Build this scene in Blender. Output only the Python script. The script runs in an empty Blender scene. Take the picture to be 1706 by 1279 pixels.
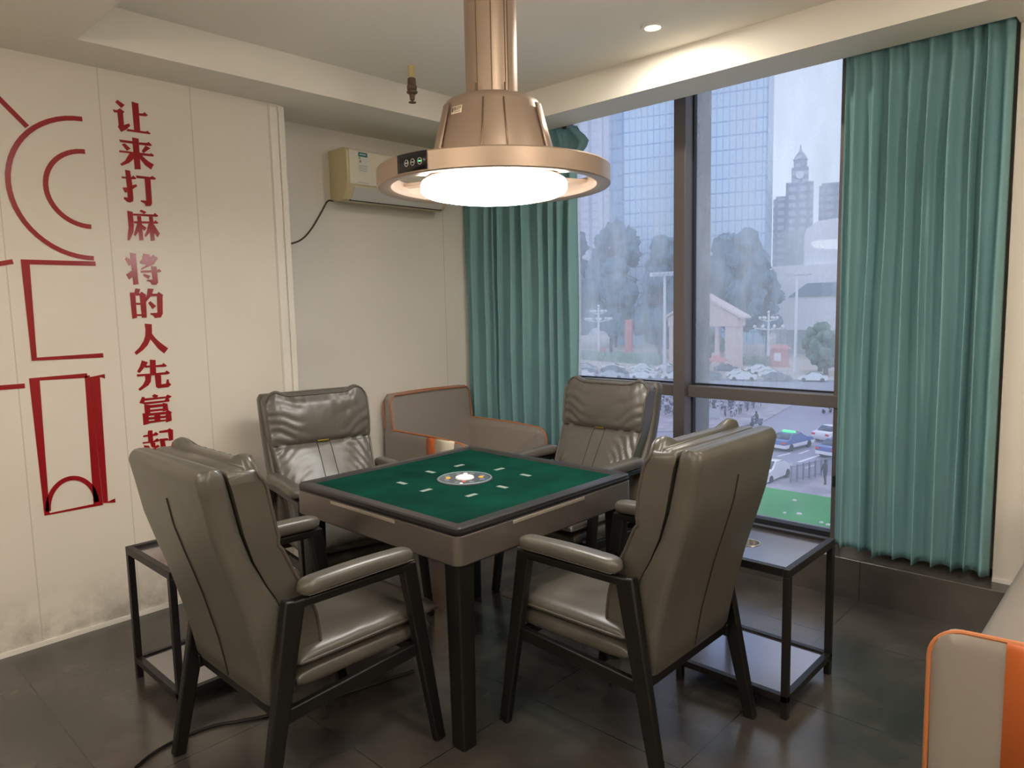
import bpy, bmesh, math, random
from mathutils import Vector, Matrix, noise

PI = math.pi
random.seed(7)
scene = bpy.context.scene
COL = scene.collection


def lin(r, g, b):
    def f(c):
        c /= 255.0
        return c / 12.92 if c <= 0.04045 else ((c + 0.055) / 1.055) ** 2.4
    return (f(r), f(g), f(b), 1.0)


# ------------------------------------------------------------------ camera
cam_data = bpy.data.cameras.new('camera')
cam = bpy.data.objects.new('camera', cam_data)
COL.objects.link(cam)
FPX, YAW, PITCH, ROLL = 1184.916, math.radians(43.38144), math.radians(6.15838), math.radians(-1.24863)
fw = Vector((math.cos(YAW) * math.cos(PITCH), math.sin(YAW) * math.cos(PITCH), -math.sin(PITCH)))
rt0 = Vector((math.sin(YAW), -math.cos(YAW), 0))
up0 = rt0.cross(fw)
rt = math.cos(ROLL) * rt0 + math.sin(ROLL) * up0
up = -math.sin(ROLL) * rt0 + math.cos(ROLL) * up0
mw = Matrix((rt, up, -fw)).transposed().to_4x4()
mw.translation = Vector((0, 0, 1.5))
cam.matrix_world = mw
cam_data.sensor_fit = 'HORIZONTAL'
cam_data.sensor_width = 36.0
cam_data.lens = FPX / 1706.0 * 36.0
cam_data.clip_start = 0.05
cam_data.clip_end = 2000
scene.camera = cam

# ------------------------------------------------------------------ sky, exposure
world = bpy.data.worlds.new('overcast_sky')
scene.world = world
world.use_nodes = True
bg = world.node_tree.nodes['Background']
bg.inputs['Color'].default_value = (0.80, 0.86, 1.0, 1)
bg.inputs['Strength'].default_value = 1.18
vs = scene.view_settings
vs.view_transform = 'Standard'
vs.look = 'None'
vs.gamma = 1.0
vs.use_curve_mapping = False
vs.exposure = 0.0

LAMP_STRENGTH = 20.0      # the big diffuser over the table
DOWN_WATT = 13.0          # each ceiling downlight
UP_WATT = 50.0            # each unseen uplighter added to brighten the ceiling

DOWNLIGHTS = [(3.075, 1.93, 2.815), (1.25, 0.55, 2.815), (2.55, 0.15, 2.815), (1.3, -1.1, 2.815),
              (-0.5, 2.45, 2.645), (-0.5, 0.4, 2.645)]  # only the first is in view; the rest are added to brighten the room


def down_light(loc, watt, warm=(1.0, 0.92, 0.80)):
    d = bpy.data.lights.new('downlight_beam', 'AREA')
    d.shape = 'DISK'
    d.size = 0.10
    d.energy = watt
    d.color = warm
    d.spread = math.radians(180)
    o = bpy.data.objects.new('downlight_beam', d)
    COL.objects.link(o)
    o.location = (loc[0], loc[1], loc[2] - 0.012)
    return o


# ------------------------------------------------------------------ materials
def new_mat(name, col, rough=0.5, metal=0.0, spec=0.5, coat=0.0, coat_rough=0.1, sheen=0.0, bump=None, var=None, emit=None):
    m = bpy.data.materials.new(name)
    m.use_nodes = True
    nt = m.node_tree
    b = nt.nodes['Principled BSDF']
    b.inputs['Base Color'].default_value = col
    b.inputs['Roughness'].default_value = rough
    b.inputs['Metallic'].default_value = metal
    b.inputs['Specular IOR Level'].default_value = spec
    b.inputs['Coat Weight'].default_value = coat
    b.inputs['Coat Roughness'].default_value = coat_rough
    b.inputs['Sheen Weight'].default_value = sheen
    if emit:
        b.inputs['Emission Color'].default_value = emit[0]
        b.inputs['Emission Strength'].default_value = emit[1]
    tc = None
    if bump or var:
        tc = nt.nodes.new('ShaderNodeTexCoord')
    if bump:                       # (scale, strength, distance)
        n = nt.nodes.new('ShaderNodeTexNoise')
        n.inputs['Scale'].default_value = bump[0]
        n.inputs['Detail'].default_value = 4
        nt.links.new(tc.outputs['Object'], n.inputs['Vector'])
        bp = nt.nodes.new('ShaderNodeBump')
        bp.inputs['Strength'].default_value = bump[1]
        bp.inputs['Distance'].default_value = bump[2]
        nt.links.new(n.outputs['Fac'], bp.inputs['Height'])
        nt.links.new(bp.outputs['Normal'], b.inputs['Normal'])
    if var:                        # (scale, second colour, low, high, stretch)
        n = nt.nodes.new('ShaderNodeTexNoise')
        n.inputs['Scale'].default_value = var[0]
        n.inputs['Detail'].default_value = 6
        n.inputs['Roughness'].default_value = 0.6
        if len(var) > 4:
            mp = nt.nodes.new('ShaderNodeMapping')
            mp.inputs['Scale'].default_value = var[4]
            nt.links.new(tc.outputs['Object'], mp.inputs['Vector'])
            nt.links.new(mp.outputs['Vector'], n.inputs['Vector'])
        else:
            nt.links.new(tc.outputs['Object'], n.inputs['Vector'])
        r = nt.nodes.new('ShaderNodeMapRange')
        r.inputs['From Min'].default_value = var[2]
        r.inputs['From Max'].default_value = var[3]
        nt.links.new(n.outputs['Fac'], r.inputs['Value'])
        mx = nt.nodes.new('ShaderNodeMix')
        mx.data_type = 'RGBA'
        mx.inputs['A'].default_value = col
        mx.inputs['B'].default_value = var[1]
        nt.links.new(r.outputs['Result'], mx.inputs['Factor'])
        nt.links.new(mx.outputs['Result'], b.inputs['Base Color'])
    return m


def math_node(nt, op, a, b=None):
    n = nt.nodes.new('ShaderNodeMath')
    n.operation = op
    for i, v in enumerate((a, b)):
        if v is None:
            continue
        if isinstance(v, (int, float)):
            n.inputs[i].default_value = v
        else:
            nt.links.new(v, n.inputs[i])
    return n.outputs[0]


def panel_wall_mat(name, col, origin, pitch, axis):
    """painted wall panels: fine joints every `pitch` along an axis, scuffed towards the skirting"""
    m = new_mat(name, col, rough=0.42, spec=0.4)
    nt = m.node_tree
    b = nt.nodes['Principled BSDF']
    tc = nt.nodes.new('ShaderNodeTexCoord')
    sep = nt.nodes.new('ShaderNodeSeparateXYZ')
    nt.links.new(tc.outputs['Object'], sep.inputs[0])
    t = math_node(nt, 'FRACT', math_node(nt, 'DIVIDE', math_node(nt, 'SUBTRACT', sep.outputs[axis], origin), pitch))
    d = math_node(nt, 'ABSOLUTE', math_node(nt, 'SUBTRACT', t, 0.5))
    joint = math_node(nt, 'GREATER_THAN', d, 0.5 - 0.0022 / pitch)
    n = nt.nodes.new('ShaderNodeTexNoise')
    n.inputs['Scale'].default_value = 5.0
    n.inputs['Detail'].default_value = 8
    n.inputs['Roughness'].default_value = 0.7
    nt.links.new(tc.outputs['Object'], n.inputs['Vector'])
    low = nt.nodes.new('ShaderNodeMapRange')
    low.inputs['From Min'].default_value = 0.30
    low.inputs['From Max'].default_value = 0.02
    nt.links.new(sep.outputs['Z'], low.inputs['Value'])
    grime = math_node(nt, 'MULTIPLY', low.outputs['Result'], math_node(nt, 'SUBTRACT', n.outputs['Fac'], 0.40))
    g2 = nt.nodes.new('ShaderNodeMapRange')
    g2.inputs['From Max'].default_value = 0.22
    g2.inputs['To Max'].default_value = 0.6
    nt.links.new(grime, g2.inputs['Value'])
    mx = nt.nodes.new('ShaderNodeMix')
    mx.data_type = 'RGBA'
    mx.inputs['A'].default_value = col
    mx.inputs['B'].default_value = lin(118, 112, 102)
    nt.links.new(g2.outputs['Result'], mx.inputs['Factor'])
    mx2 = nt.nodes.new('ShaderNodeMix')
    mx2.data_type = 'RGBA'
    mx2.inputs['B'].default_value = lin(176, 168, 156)
    nt.links.new(mx.outputs['Result'], mx2.inputs['A'])
    nt.links.new(math_node(nt, 'MULTIPLY', joint, 0.6), mx2.inputs['Factor'])
    nt.links.new(mx2.outputs['Result'], b.inputs['Base Color'])
    bp = nt.nodes.new('ShaderNodeBump')
    bp.inputs['Strength'].default_value = 0.4
    bp.inputs['Distance'].default_value = 0.002
    bp.invert = True
    nt.links.new(joint, bp.inputs['Height'])
    nt.links.new(bp.outputs['Normal'], b.inputs['Normal'])
    return m


def floor_mat():
    m = new_mat('dark_floor_tile', lin(66, 62, 58), rough=0.3, spec=0.45)
    nt = m.node_tree
    b = nt.nodes['Principled BSDF']
    tc = nt.nodes.new('ShaderNodeTexCoord')
    sep = nt.nodes.new('ShaderNodeSeparateXYZ')
    nt.links.new(tc.outputs['Object'], sep.inputs[0])
    js = []
    for ax, o in (('X', 3.206), ('Y', 1.104)):
        t = math_node(nt, 'FRACT', math_node(nt, 'DIVIDE', math_node(nt, 'SUBTRACT', sep.outputs[ax], o - 6.41), 0.641))
        d = math_node(nt, 'ABSOLUTE', math_node(nt, 'SUBTRACT', t, 0.5))
        js.append(math_node(nt, 'GREATER_THAN', d, 0.5 - 0.0028))
    joint = math_node(nt, 'MAXIMUM', js[0], js[1])
    n1 = nt.nodes.new('ShaderNodeTexNoise')
    n1.inputs['Scale'].default_value = 2.6
    n1.inputs['Detail'].default_value = 3
    n1.inputs['Roughness'].default_value = 0.5
    nt.links.new(tc.outputs['Object'], n1.inputs['Vector'])
    r1 = nt.nodes.new('ShaderNodeMapRange')
    r1.inputs['From Min'].default_value = 0.35
    r1.inputs['From Max'].default_value = 0.7
    nt.links.new(n1.outputs['Fac'], r1.inputs['Value'])
    mx = nt.nodes.new('ShaderNodeMix')
    mx.data_type = 'RGBA'
    mx.inputs['A'].default_value = lin(54, 51, 48)
    mx.inputs['B'].default_value = lin(84, 79, 73)
    nt.links.new(r1.outputs['Result'], mx.inputs['Factor'])
    mx2 = nt.nodes.new('ShaderNodeMix')
    mx2.data_type = 'RGBA'
    mx2.inputs['B'].default_value = lin(30, 28, 26)
    nt.links.new(mx.outputs['Result'], mx2.inputs['A'])
    nt.links.new(joint, mx2.inputs['Factor'])
    nt.links.new(mx2.outputs['Result'], b.inputs['Base Color'])
    r2 = nt.nodes.new('ShaderNodeMapRange')
    r2.inputs['To Min'].default_value = 0.19
    r2.inputs['To Max'].default_value = 0.26
    nt.links.new(n1.outputs['Fac'], r2.inputs['Value'])
    nt.links.new(r2.outputs['Result'], b.inputs['Roughness'])
    bp = nt.nodes.new('ShaderNodeBump')
    bp.inputs['Strength'].default_value = 0.25
    bp.inputs['Distance'].default_value = 0.002
    bp.invert = True
    nt.links.new(joint, bp.inputs['Height'])
    nt.links.new(bp.outputs['Normal'], b.inputs['Normal'])
    return m


def glass_mat(name, fog_low, fog_high, tint):
    """window pane with a film of condensation and dirt that also stands in for distant haze: clear glass mixed with a pale translucent film"""
    m = bpy.data.materials.new(name)
    m.use_nodes = True
    nt = m.node_tree
    nt.nodes.remove(nt.nodes['Principled BSDF'])
    out = nt.nodes['Material Output']
    tr = nt.nodes.new('ShaderNodeBsdfTransparent')
    tr.inputs['Color'].default_value = tint
    tl = nt.nodes.new('ShaderNodeBsdfTranslucent')
    tl.inputs['Color'].default_value = (0.93, 0.95, 1.0, 1)
    gl = nt.nodes.new('ShaderNodeBsdfGlossy')
    gl.inputs['Roughness'].default_value = 0.02
    tc = nt.nodes.new('ShaderNodeTexCoord')
    mp = nt.nodes.new('ShaderNodeMapping')
    mp.inputs['Scale'].default_value = (1.0, 3.0, 0.8)
    nt.links.new(tc.outputs['Object'], mp.inputs['Vector'])
    n = nt.nodes.new('ShaderNodeTexNoise')
    n.inputs['Scale'].default_value = 1.7
    n.inputs['Detail'].default_value = 7
    n.inputs['Roughness'].default_value = 0.62
    nt.links.new(mp.outputs['Vector'], n.inputs['Vector'])
    r = nt.nodes.new('ShaderNodeMapRange')
    r.inputs['From Min'].default_value = 0.3
    r.inputs['From Max'].default_value = 0.72
    r.inputs['To Min'].default_value = fog_low
    r.inputs['To Max'].default_value = fog_high
    nt.links.new(n.outputs['Fac'], r.inputs['Value'])
    mix = nt.nodes.new('ShaderNodeMixShader')
    nt.links.new(r.outputs['Result'], mix.inputs[0])
    nt.links.new(tr.outputs[0], mix.inputs[1])
    nt.links.new(tl.outputs[0], mix.inputs[2])
    fr = nt.nodes.new('ShaderNodeFresnel')
    fr.inputs['IOR'].default_value = 1.35
    mix2 = nt.nodes.new('ShaderNodeMixShader')
    nt.links.new(math_node(nt, 'MULTIPLY', fr.outputs[0], 0.35), mix2.inputs[0])
    nt.links.new(mix.outputs[0], mix2.inputs[1])
    nt.links.new(gl.outputs[0], mix2.inputs[2])
    nt.links.new(mix2.outputs[0], out.inputs['Surface'])
    return m


def facade_mat(name, glass, line, px, pz, wx, wz, rough=0.3, spec=0.5, band=None):
    """curtain wall: a grid of joints over panels (object space, u = the longer horizontal run)"""
    m = new_mat(name, glass, rough=rough, spec=spec)
    nt = m.node_tree
    b = nt.nodes['Principled BSDF']
    tc = nt.nodes.new('ShaderNodeTexCoord')
    sep = nt.nodes.new('ShaderNodeSeparateXYZ')
    nt.links.new(tc.outputs['Object'], sep.inputs[0])
    u = math_node(nt, 'ADD', sep.outputs['X'], sep.outputs['Y'])
    tu = math_node(nt, 'FRACT', math_node(nt, 'DIVIDE', math_node(nt, 'ADD', u, 1000.0), px))
    tz = math_node(nt, 'FRACT', math_node(nt, 'DIVIDE', math_node(nt, 'ADD', sep.outputs['Z'], 1000.0), pz))
    j = math_node(nt, 'MAXIMUM', math_node(nt, 'LESS_THAN', tu, wx), math_node(nt, 'LESS_THAN', tz, wz))
    n = nt.nodes.new('ShaderNodeTexNoise')
    n.inputs['Scale'].default_value = 0.09
    nt.links.new(tc.outputs['Object'], n.inputs['Vector'])
    mx0 = nt.nodes.new('ShaderNodeMix')
    mx0.data_type = 'RGBA'
    mx0.inputs['A'].default_value = glass
    mx0.inputs['B'].default_value = band or glass
    nt.links.new(n.outputs['Fac'], mx0.inputs['Factor'])
    mx = nt.nodes.new('ShaderNodeMix')
    mx.data_type = 'RGBA'
    mx.inputs['B'].default_value = line
    nt.links.new(mx0.outputs['Result'], mx.inputs['A'])
    nt.links.new(j, mx.inputs['Factor'])
    nt.links.new(mx.outputs['Result'], b.inputs['Base Color'])
    return m


MAT = {}
MAT['ceiling'] = new_mat('ceiling_paint', lin(240, 234, 222), rough=0.9, spec=0.2)
MAT['wall_left'] = panel_wall_mat('panel_wall_paint', lin(226, 218, 206), 0.775, 0.4235, 'X')
MAT['wall_back'] = panel_wall_mat('recess_wall_paint', lin(234, 228, 219), 3.55 - 2.6, 2.6, 'X')
MAT['wall'] = new_mat('wall_paint', lin(224, 216, 204), rough=0.6, spec=0.3)
MAT['trim_white'] = new_mat('white_trim', lin(232, 226, 216), rough=0.45)
MAT['floor'] = floor_mat()
MAT['floor'].node_tree.nodes['Principled BSDF'].inputs['IOR'].default_value = 1.75
MAT['window_metal'] = new_mat('window_aluminium', lin(104, 98, 97), rough=0.42, metal=0.3)
MAT['gasket'] = new_mat('black_gasket', lin(24, 26, 34), rough=0.6)
MAT['glass_fogged'] = glass_mat('fogged_glass', 0.14, 0.42, (0.93, 0.97, 1.0, 1))  # the film also carries the haze over the far view
MAT['glass_clear'] = glass_mat('dusty_glass', 0.08, 0.16, (0.94, 0.95, 1.0, 1))
MAT['leather'] = new_mat('taupe_leather', lin(90, 86, 79), rough=0.33, spec=0.6, bump=(260, 0.10, 0.001), var=(7, lin(80, 76, 69), 0.35, 0.7))
MAT['leather_dark'] = new_mat('taupe_leather_piping', lin(80, 73, 66), rough=0.45)
MAT['seam'] = new_mat('dark_seam', lin(38, 34, 30), rough=0.7)
MAT['black_wood'] = new_mat('black_lacquered_wood', lin(20, 19, 18), rough=0.38, spec=0.4)
MAT['black_metal'] = new_mat('black_powder_coat', lin(24, 22, 22), rough=0.42, spec=0.45)
MAT['black_top'] = new_mat('black_gloss_board', lin(162, 158, 162), rough=0.17, metal=0.9)
MAT['gold'] = new_mat('gold_clip', lin(190, 160, 70), rough=0.3, metal=0.9)
MAT['felt'] = new_mat('green_felt', lin(10, 58, 46), rough=1.0, spec=0.04, bump=(500, 0.2, 0.001), var=(4.5, lin(8, 42, 35), 0.38, 0.66))
MAT['table_rim'] = new_mat('black_table_rim', lin(46, 43, 43), rough=0.30, spec=0.6)
MAT['table_black'] = new_mat('black_table_edge', lin(22, 22, 26), rough=0.3)
MAT['apron'] = new_mat('bronze_grey_apron', lin(122, 113, 108), rough=0.32, metal=0.6, spec=0.5)
MAT['apron_strip'] = new_mat('pale_drawer_strip', lin(190, 180, 166), rough=0.3, metal=0.5)
MAT['steel'] = new_mat('brushed_steel', lin(190, 188, 184), rough=0.3, metal=0.95)
MAT['slot'] = new_mat('grey_tile_slot', lin(128, 142, 132), rough=0.5)
MAT['console'] = new_mat('grey_console', lin(76, 80, 88), rough=0.3)
MAT['console_clear'] = new_mat('pale_console_ring', lin(140, 165, 160), rough=0.3)
MAT['white_plastic'] = new_mat('white_plastic', lin(240, 238, 232), rough=0.35)
MAT['orange_plastic'] = new_mat('amber_button', lin(232, 168, 60), rough=0.35)
MAT['red_plastic'] = new_mat('red_button', lin(205, 90, 80), rough=0.35)
MAT['lamp_metal'] = new_mat('rose_bronze_metal', lin(182, 160, 142), rough=0.40, metal=0.6)
MAT['lamp_strip'] = new_mat('bronze_strip', lin(140, 118, 100), rough=0.38, metal=0.6)
MAT['diffuser'] = new_mat('lit_diffuser', lin(255, 252, 240), rough=0.3, emit=((1.0, 0.975, 0.93, 1), LAMP_STRENGTH))
MAT['downlight_lens'] = new_mat('lit_downlight_lens', lin(255, 250, 235), rough=0.4, emit=((1.0, 0.86, 0.62, 1), 9.0))
MAT['panel_black'] = new_mat('black_touch_panel', lin(26, 24, 26), rough=0.18)
MAT['icon'] = new_mat('grey_icon', lin(190, 186, 180), rough=0.5)
MAT['led_green'] = new_mat('green_led', lin(40, 200, 90), rough=0.4, emit=((0.1, 0.9, 0.3, 1), 1.6))
MAT['cream_plate'] = new_mat('cream_plate', lin(232, 216, 186), rough=0.4)
MAT['ink'] = new_mat('dark_print', lin(70, 62, 52), rough=0.6)
MAT['curtain'] = new_mat('teal_curtain', lin(122, 161, 164), rough=0.85, spec=0.15, sheen=0.0, bump=(380, 0.15, 0.001))
MAT['curtain_lining'] = new_mat('grey_curtain_lining', lin(130, 128, 136), rough=0.8)
MAT['ac_white'] = new_mat('aged_white_plastic', lin(226, 218, 198), rough=0.32, spec=0.5)
MAT['ac_side'] = new_mat('yellowed_plastic', lin(206, 192, 150), rough=0.4)
MAT['ac_flap'] = new_mat('grey_white_flap', lin(208, 208, 202), rough=0.35)
MAT['label_white'] = new_mat('label_paper', lin(214, 218, 208), rough=0.5)
MAT['label_teal'] = new_mat('label_teal', lin(40, 110, 112), rough=0.5)
MAT['label_red'] = new_mat('label_marks', lin(150, 84, 66), rough=0.5)
MAT['cable_grey'] = new_mat('dark_cable', lin(74, 68, 58), rough=0.5)
MAT['cable_black'] = new_mat('black_cable', lin(18, 17, 17), rough=0.45)
MAT['red_vinyl'] = new_mat('red_vinyl', lin(150, 22, 28), rough=0.22, spec=0.5)
MAT['brass_old'] = new_mat('tarnished_brass', lin(112, 92, 76), rough=0.5, metal=0.6)
MAT['tape_yellow'] = new_mat('yellowed_tape', lin(206, 188, 132), rough=0.7)
MAT['sofa_grey'] = new_mat('grey_sofa_leather', lin(146, 137, 129), rough=0.42, spec=0.5, bump=(220, 0.1, 0.001))
MAT['sofa_orange'] = new_mat('orange_sofa_leather', lin(200, 104, 50), rough=0.45)
MAT['sofa_cream'] = new_mat('cream_sofa_leather', lin(236, 224, 200), rough=0.45)
MAT['piping_orange'] = new_mat('orange_piping', lin(190, 116, 70), rough=0.5)
# outside
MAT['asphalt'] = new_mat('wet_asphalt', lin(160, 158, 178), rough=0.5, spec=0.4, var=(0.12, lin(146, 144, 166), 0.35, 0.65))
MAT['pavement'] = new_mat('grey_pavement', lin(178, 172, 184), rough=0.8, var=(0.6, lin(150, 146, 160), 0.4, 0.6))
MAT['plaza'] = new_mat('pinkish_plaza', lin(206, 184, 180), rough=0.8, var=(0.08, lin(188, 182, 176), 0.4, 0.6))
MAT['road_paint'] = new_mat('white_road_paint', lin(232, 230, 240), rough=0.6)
MAT['turf'] = new_mat('green_ledge_mat', lin(52, 168, 86), rough=0.85, var=(3.0, lin(40, 148, 76), 0.4, 0.65))
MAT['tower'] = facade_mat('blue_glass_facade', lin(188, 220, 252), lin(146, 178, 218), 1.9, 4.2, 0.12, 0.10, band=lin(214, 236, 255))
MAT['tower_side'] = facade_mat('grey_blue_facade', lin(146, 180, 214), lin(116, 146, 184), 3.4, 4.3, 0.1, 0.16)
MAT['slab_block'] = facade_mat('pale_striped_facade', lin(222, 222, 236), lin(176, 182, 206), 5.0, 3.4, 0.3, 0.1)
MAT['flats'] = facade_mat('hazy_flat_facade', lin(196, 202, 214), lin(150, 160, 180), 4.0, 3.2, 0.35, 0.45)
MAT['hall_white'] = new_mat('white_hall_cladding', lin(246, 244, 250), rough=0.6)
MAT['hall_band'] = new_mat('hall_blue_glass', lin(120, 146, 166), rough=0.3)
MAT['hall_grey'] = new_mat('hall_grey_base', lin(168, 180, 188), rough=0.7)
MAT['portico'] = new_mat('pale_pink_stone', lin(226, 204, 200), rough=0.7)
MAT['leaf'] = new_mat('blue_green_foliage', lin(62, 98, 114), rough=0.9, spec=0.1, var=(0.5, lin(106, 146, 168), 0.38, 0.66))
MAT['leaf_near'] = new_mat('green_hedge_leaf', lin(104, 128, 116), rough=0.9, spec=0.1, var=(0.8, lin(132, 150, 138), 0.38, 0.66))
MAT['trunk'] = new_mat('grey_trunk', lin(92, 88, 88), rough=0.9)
MAT['post_white'] = new_mat('white_post', lin(232, 230, 236), rough=0.5)
MAT['red_sign'] = new_mat('red_kiosk_paint', lin(212, 128, 126), rough=0.5)
MAT['car_white'] = new_mat('white_car_paint', lin(236, 236, 242), rough=0.25, coat=0.6)
MAT['car_dark'] = new_mat('slate_car_paint', lin(92, 104, 128), rough=0.25, coat=0.6)
MAT['car_silver'] = new_mat('silver_car_paint', lin(186, 190, 200), rough=0.3, coat=0.6)
MAT['car_blue'] = new_mat('blue_car_paint', lin(74, 104, 170), rough=0.25, coat=0.6)
MAT['car_glass'] = new_mat('car_glass', lin(70, 82, 104), rough=0.1)
MAT['tyre'] = new_mat('tyre_rubber', lin(52, 52, 60), rough=0.8)
MAT['tail_red'] = new_mat('red_tail_lamp', lin(226, 70, 84), rough=0.3)
MAT['fence_grey'] = new_mat('grey_railing', lin(132, 130, 148), rough=0.5)
MAT['cloth_dark'] = new_mat('dark_coat', lin(70, 70, 84), rough=0.9)
MAT['skin'] = new_mat('skin', lin(196, 156, 136), rough=0.6)
MAT['bike'] = new_mat('bicycle_frame', lin(208, 210, 224), rough=0.4)
MAT['bike_dark'] = new_mat('dark_bicycle_frame', lin(88, 92, 118), rough=0.4)


# ------------------------------------------------------------------ geometry helpers
class MB:
    def __init__(self):
        self.v = []
        self.f = []

    def add(self, vs_, fs):
        o = len(self.v)
        self.v += [Vector(p) for p in vs_]
        self.f += [[i + o for i in q] for q in fs]
        return self

    def box(self, x0, x1, y0, y1, z0, z1):
        return self.add([(x0, y0, z0), (x1, y0, z0), (x1, y1, z0), (x0, y1, z0), (x0, y0, z1), (x1, y0, z1), (x1, y1, z1), (x0, y1, z1)],
                        [(0, 3, 2, 1), (4, 5, 6, 7), (0, 1, 5, 4), (1, 2, 6, 5), (2, 3, 7, 6), (3, 0, 4, 7)])

    def bar(self, p0, p1, w0, h0, w1=None, h1=None, side=(0, 1, 0)):
        """tapered bar; w along `side`, h across it"""
        p0, p1 = Vector(p0), Vector(p1)
        w1 = w0 if w1 is None else w1
        h1 = h0 if h1 is None else h1
        d = (p1 - p0).normalized()
        s = Vector(side)
        s = (s - d * s.dot(d)).normalized()
        t = d.cross(s)
        q = []
        for p, w, h in ((p0, w0, h0), (p1, w1, h1)):
            for a, c in ((-1, -1), (1, -1), (1, 1), (-1, 1)):
                q.append(p + s * (a * w / 2) + t * (c * h / 2))
        return self.add(q, [(0, 3, 2, 1), (4, 5, 6, 7), (0, 1, 5, 4), (1, 2, 6, 5), (2, 3, 7, 6), (3, 0, 4, 7)])

    def loft(self, loops, cap0=True, cap1=True):
        n = len(loops[0])
        vv = [p for lp in loops for p in lp]
        ff = []
        for i in range(len(loops) - 1):
            for j in range(n):
                k = (j + 1) % n
                ff.append((i * n + j, i * n + k, (i + 1) * n + k, (i + 1) * n + j))
        if cap0:
            ff.append(tuple(range(n))[::-1])
        if cap1:
            ff.append(tuple((len(loops) - 1) * n + j for j in range(n)))
        return self.add(vv, ff)

    def lathe(self, prof, c=(0, 0, 0), n=48, cap0=True, cap1=True):
        loops = []
        for r, z in prof:
            loops.append([(c[0] + r * math.cos(2 * PI * k / n), c[1] + r * math.sin(2 * PI * k / n), c[2] + z) for k in range(n)])
        return self.loft(loops, cap0, cap1)

    def tube(self, path, r, n=8, closed=False):
        path = [Vector(p) for p in path]
        m = len(path)
        loops = []
        ref = None
        for i in range(m):
            if closed:
                d = path[(i + 1) % m] - path[i - 1]
            else:
                d = path[min(i + 1, m - 1)] - path[max(i - 1, 0)]
            d.normalize()
            if ref is None:
                ref = Vector((0, 0, 1)) if abs(d.z) < 0.9 else Vector((1, 0, 0))
            s = ref - d * ref.dot(d)
            if s.length < 1e-5:
                s = Vector((0, 1, 0)) - d * d.y
            s.normalize()
            t = d.cross(s)
            ref = s
            loops.append([path[i] + s * (r * math.cos(2 * PI * k / n)) + t * (r * math.sin(2 * PI * k / n)) for k in range(n)])
        if closed:
            loops.append(loops[0])
        return self.loft(loops, not closed, not closed)

    def grid(self, fn, nu, nv):
        vv = [fn(i / nu, j / nv) for j in range(nv + 1) for i in range(nu + 1)]
        ff = [(j * (nu + 1) + i, j * (nu + 1) + i + 1, (j + 1) * (nu + 1) + i + 1, (j + 1) * (nu + 1) + i) for j in range(nv) for i in range(nu)]
        return self.add(vv, ff)

    def pillow(self, cx, cy, cz, lx, ly, up_, dn, n=28, p=6.0, q=2.6, wob=0.0):
        """padded cushion: two domed faces that meet in an edge seam"""
        def h(u, v):
            a = max(0.0, (1 - abs(u) ** p)) * max(0.0, (1 - abs(v) ** p))
            return a ** (1.0 / q)
        for s, hh in ((1, up_), (-1, dn)):
            vv = []
            for j in range(n + 1):
                for i in range(n + 1):
                    u, v = 2 * i / n - 1, 2 * j / n - 1
                    u = math.sin(u * PI / 2)
                    v = math.sin(v * PI / 2)
                    w = wob * noise.noise(Vector((cx + u * lx * 9, cy + v * ly * 9, s * 3.1))) if wob else 0
                    vv.append((cx + u * lx / 2, cy + v * ly / 2, cz + s * hh * h(u, v) * (1 + w)))
            ff = []
            for j in range(n):
                for i in range(n):
                    a = (j * (n + 1) + i, j * (n + 1) + i + 1, (j + 1) * (n + 1) + i + 1, (j + 1) * (n + 1) + i)
                    ff.append(a if s > 0 else a[::-1])
            self.add(vv, ff)
        return self

    def build(self, name, mat, parent=None, bevel=None, seg=3, angle=38, merge=True, solid=None, sub=0):
        me = bpy.data.meshes.new(name)
        me.from_pydata([tuple(p) for p in self.v], [], self.f)
        bm = bmesh.new()
        bm.from_mesh(me)
        if merge:
            bmesh.ops.remove_doubles(bm, verts=bm.verts, dist=1e-5)
        bmesh.ops.recalc_face_normals(bm, faces=bm.faces)
        bm.to_mesh(me)
        bm.free()
        for p in me.polygons:
            p.use_smooth = True
        me.set_sharp_from_angle(angle=math.radians(angle))
        me.materials.append(MAT[mat] if isinstance(mat, str) else mat)
        o = bpy.data.objects.new(name, me)
        COL.objects.link(o)
        if parent is not None:
            o.parent = parent
        if solid:
            md = o.modifiers.new('thickness', 'SOLIDIFY')
            md.thickness = solid
            md.offset = 0
        if sub:
            md = o.modifiers.new('smooth', 'SUBSURF')
            md.levels = sub
            md.render_levels = sub
        if bevel:
            md = o.modifiers.new('bevel', 'BEVEL')
            md.width = bevel
            md.segments = seg
            md.limit_method = 'ANGLE'
            md.angle_limit = math.radians(30)
            md.harden_normals = False
        return o


def rrect(x0, x1, y0, y1, r, z, n=5):
    """rounded rectangle loop in the xy plane"""
    r = min(r, (x1 - x0) / 2 - 1e-4, (y1 - y0) / 2 - 1e-4)
    pts = []
    for cx, cy, a0 in ((x1 - r, y1 - r, 0), (x0 + r, y1 - r, PI / 2), (x0 + r, y0 + r, PI), (x1 - r, y0 + r, 1.5 * PI)):
        for k in range(n + 1):
            a = a0 + PI / 2 * k / n
            pts.append((cx + r * math.cos(a), cy + r * math.sin(a), z))
    return pts


def thing(name, label, cat, loc=(0, 0, 0), rotz=0.0, group=None):
    o = bpy.data.objects.new(name, None)
    o.empty_display_size = 0.1
    COL.objects.link(o)
    o.location = loc
    o.rotation_euler = (0, 0, rotz)
    return tag(o, label, cat, group)


def tag(o, label, cat, group=None, kind=None):
    if label:
        o['label'] = label
    if cat:
        o['category'] = cat
    if group:
        o['group'] = group
    if kind:
        o['kind'] = kind
    return o


def struct(o):
    o['kind'] = 'structure'
    return o


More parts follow.
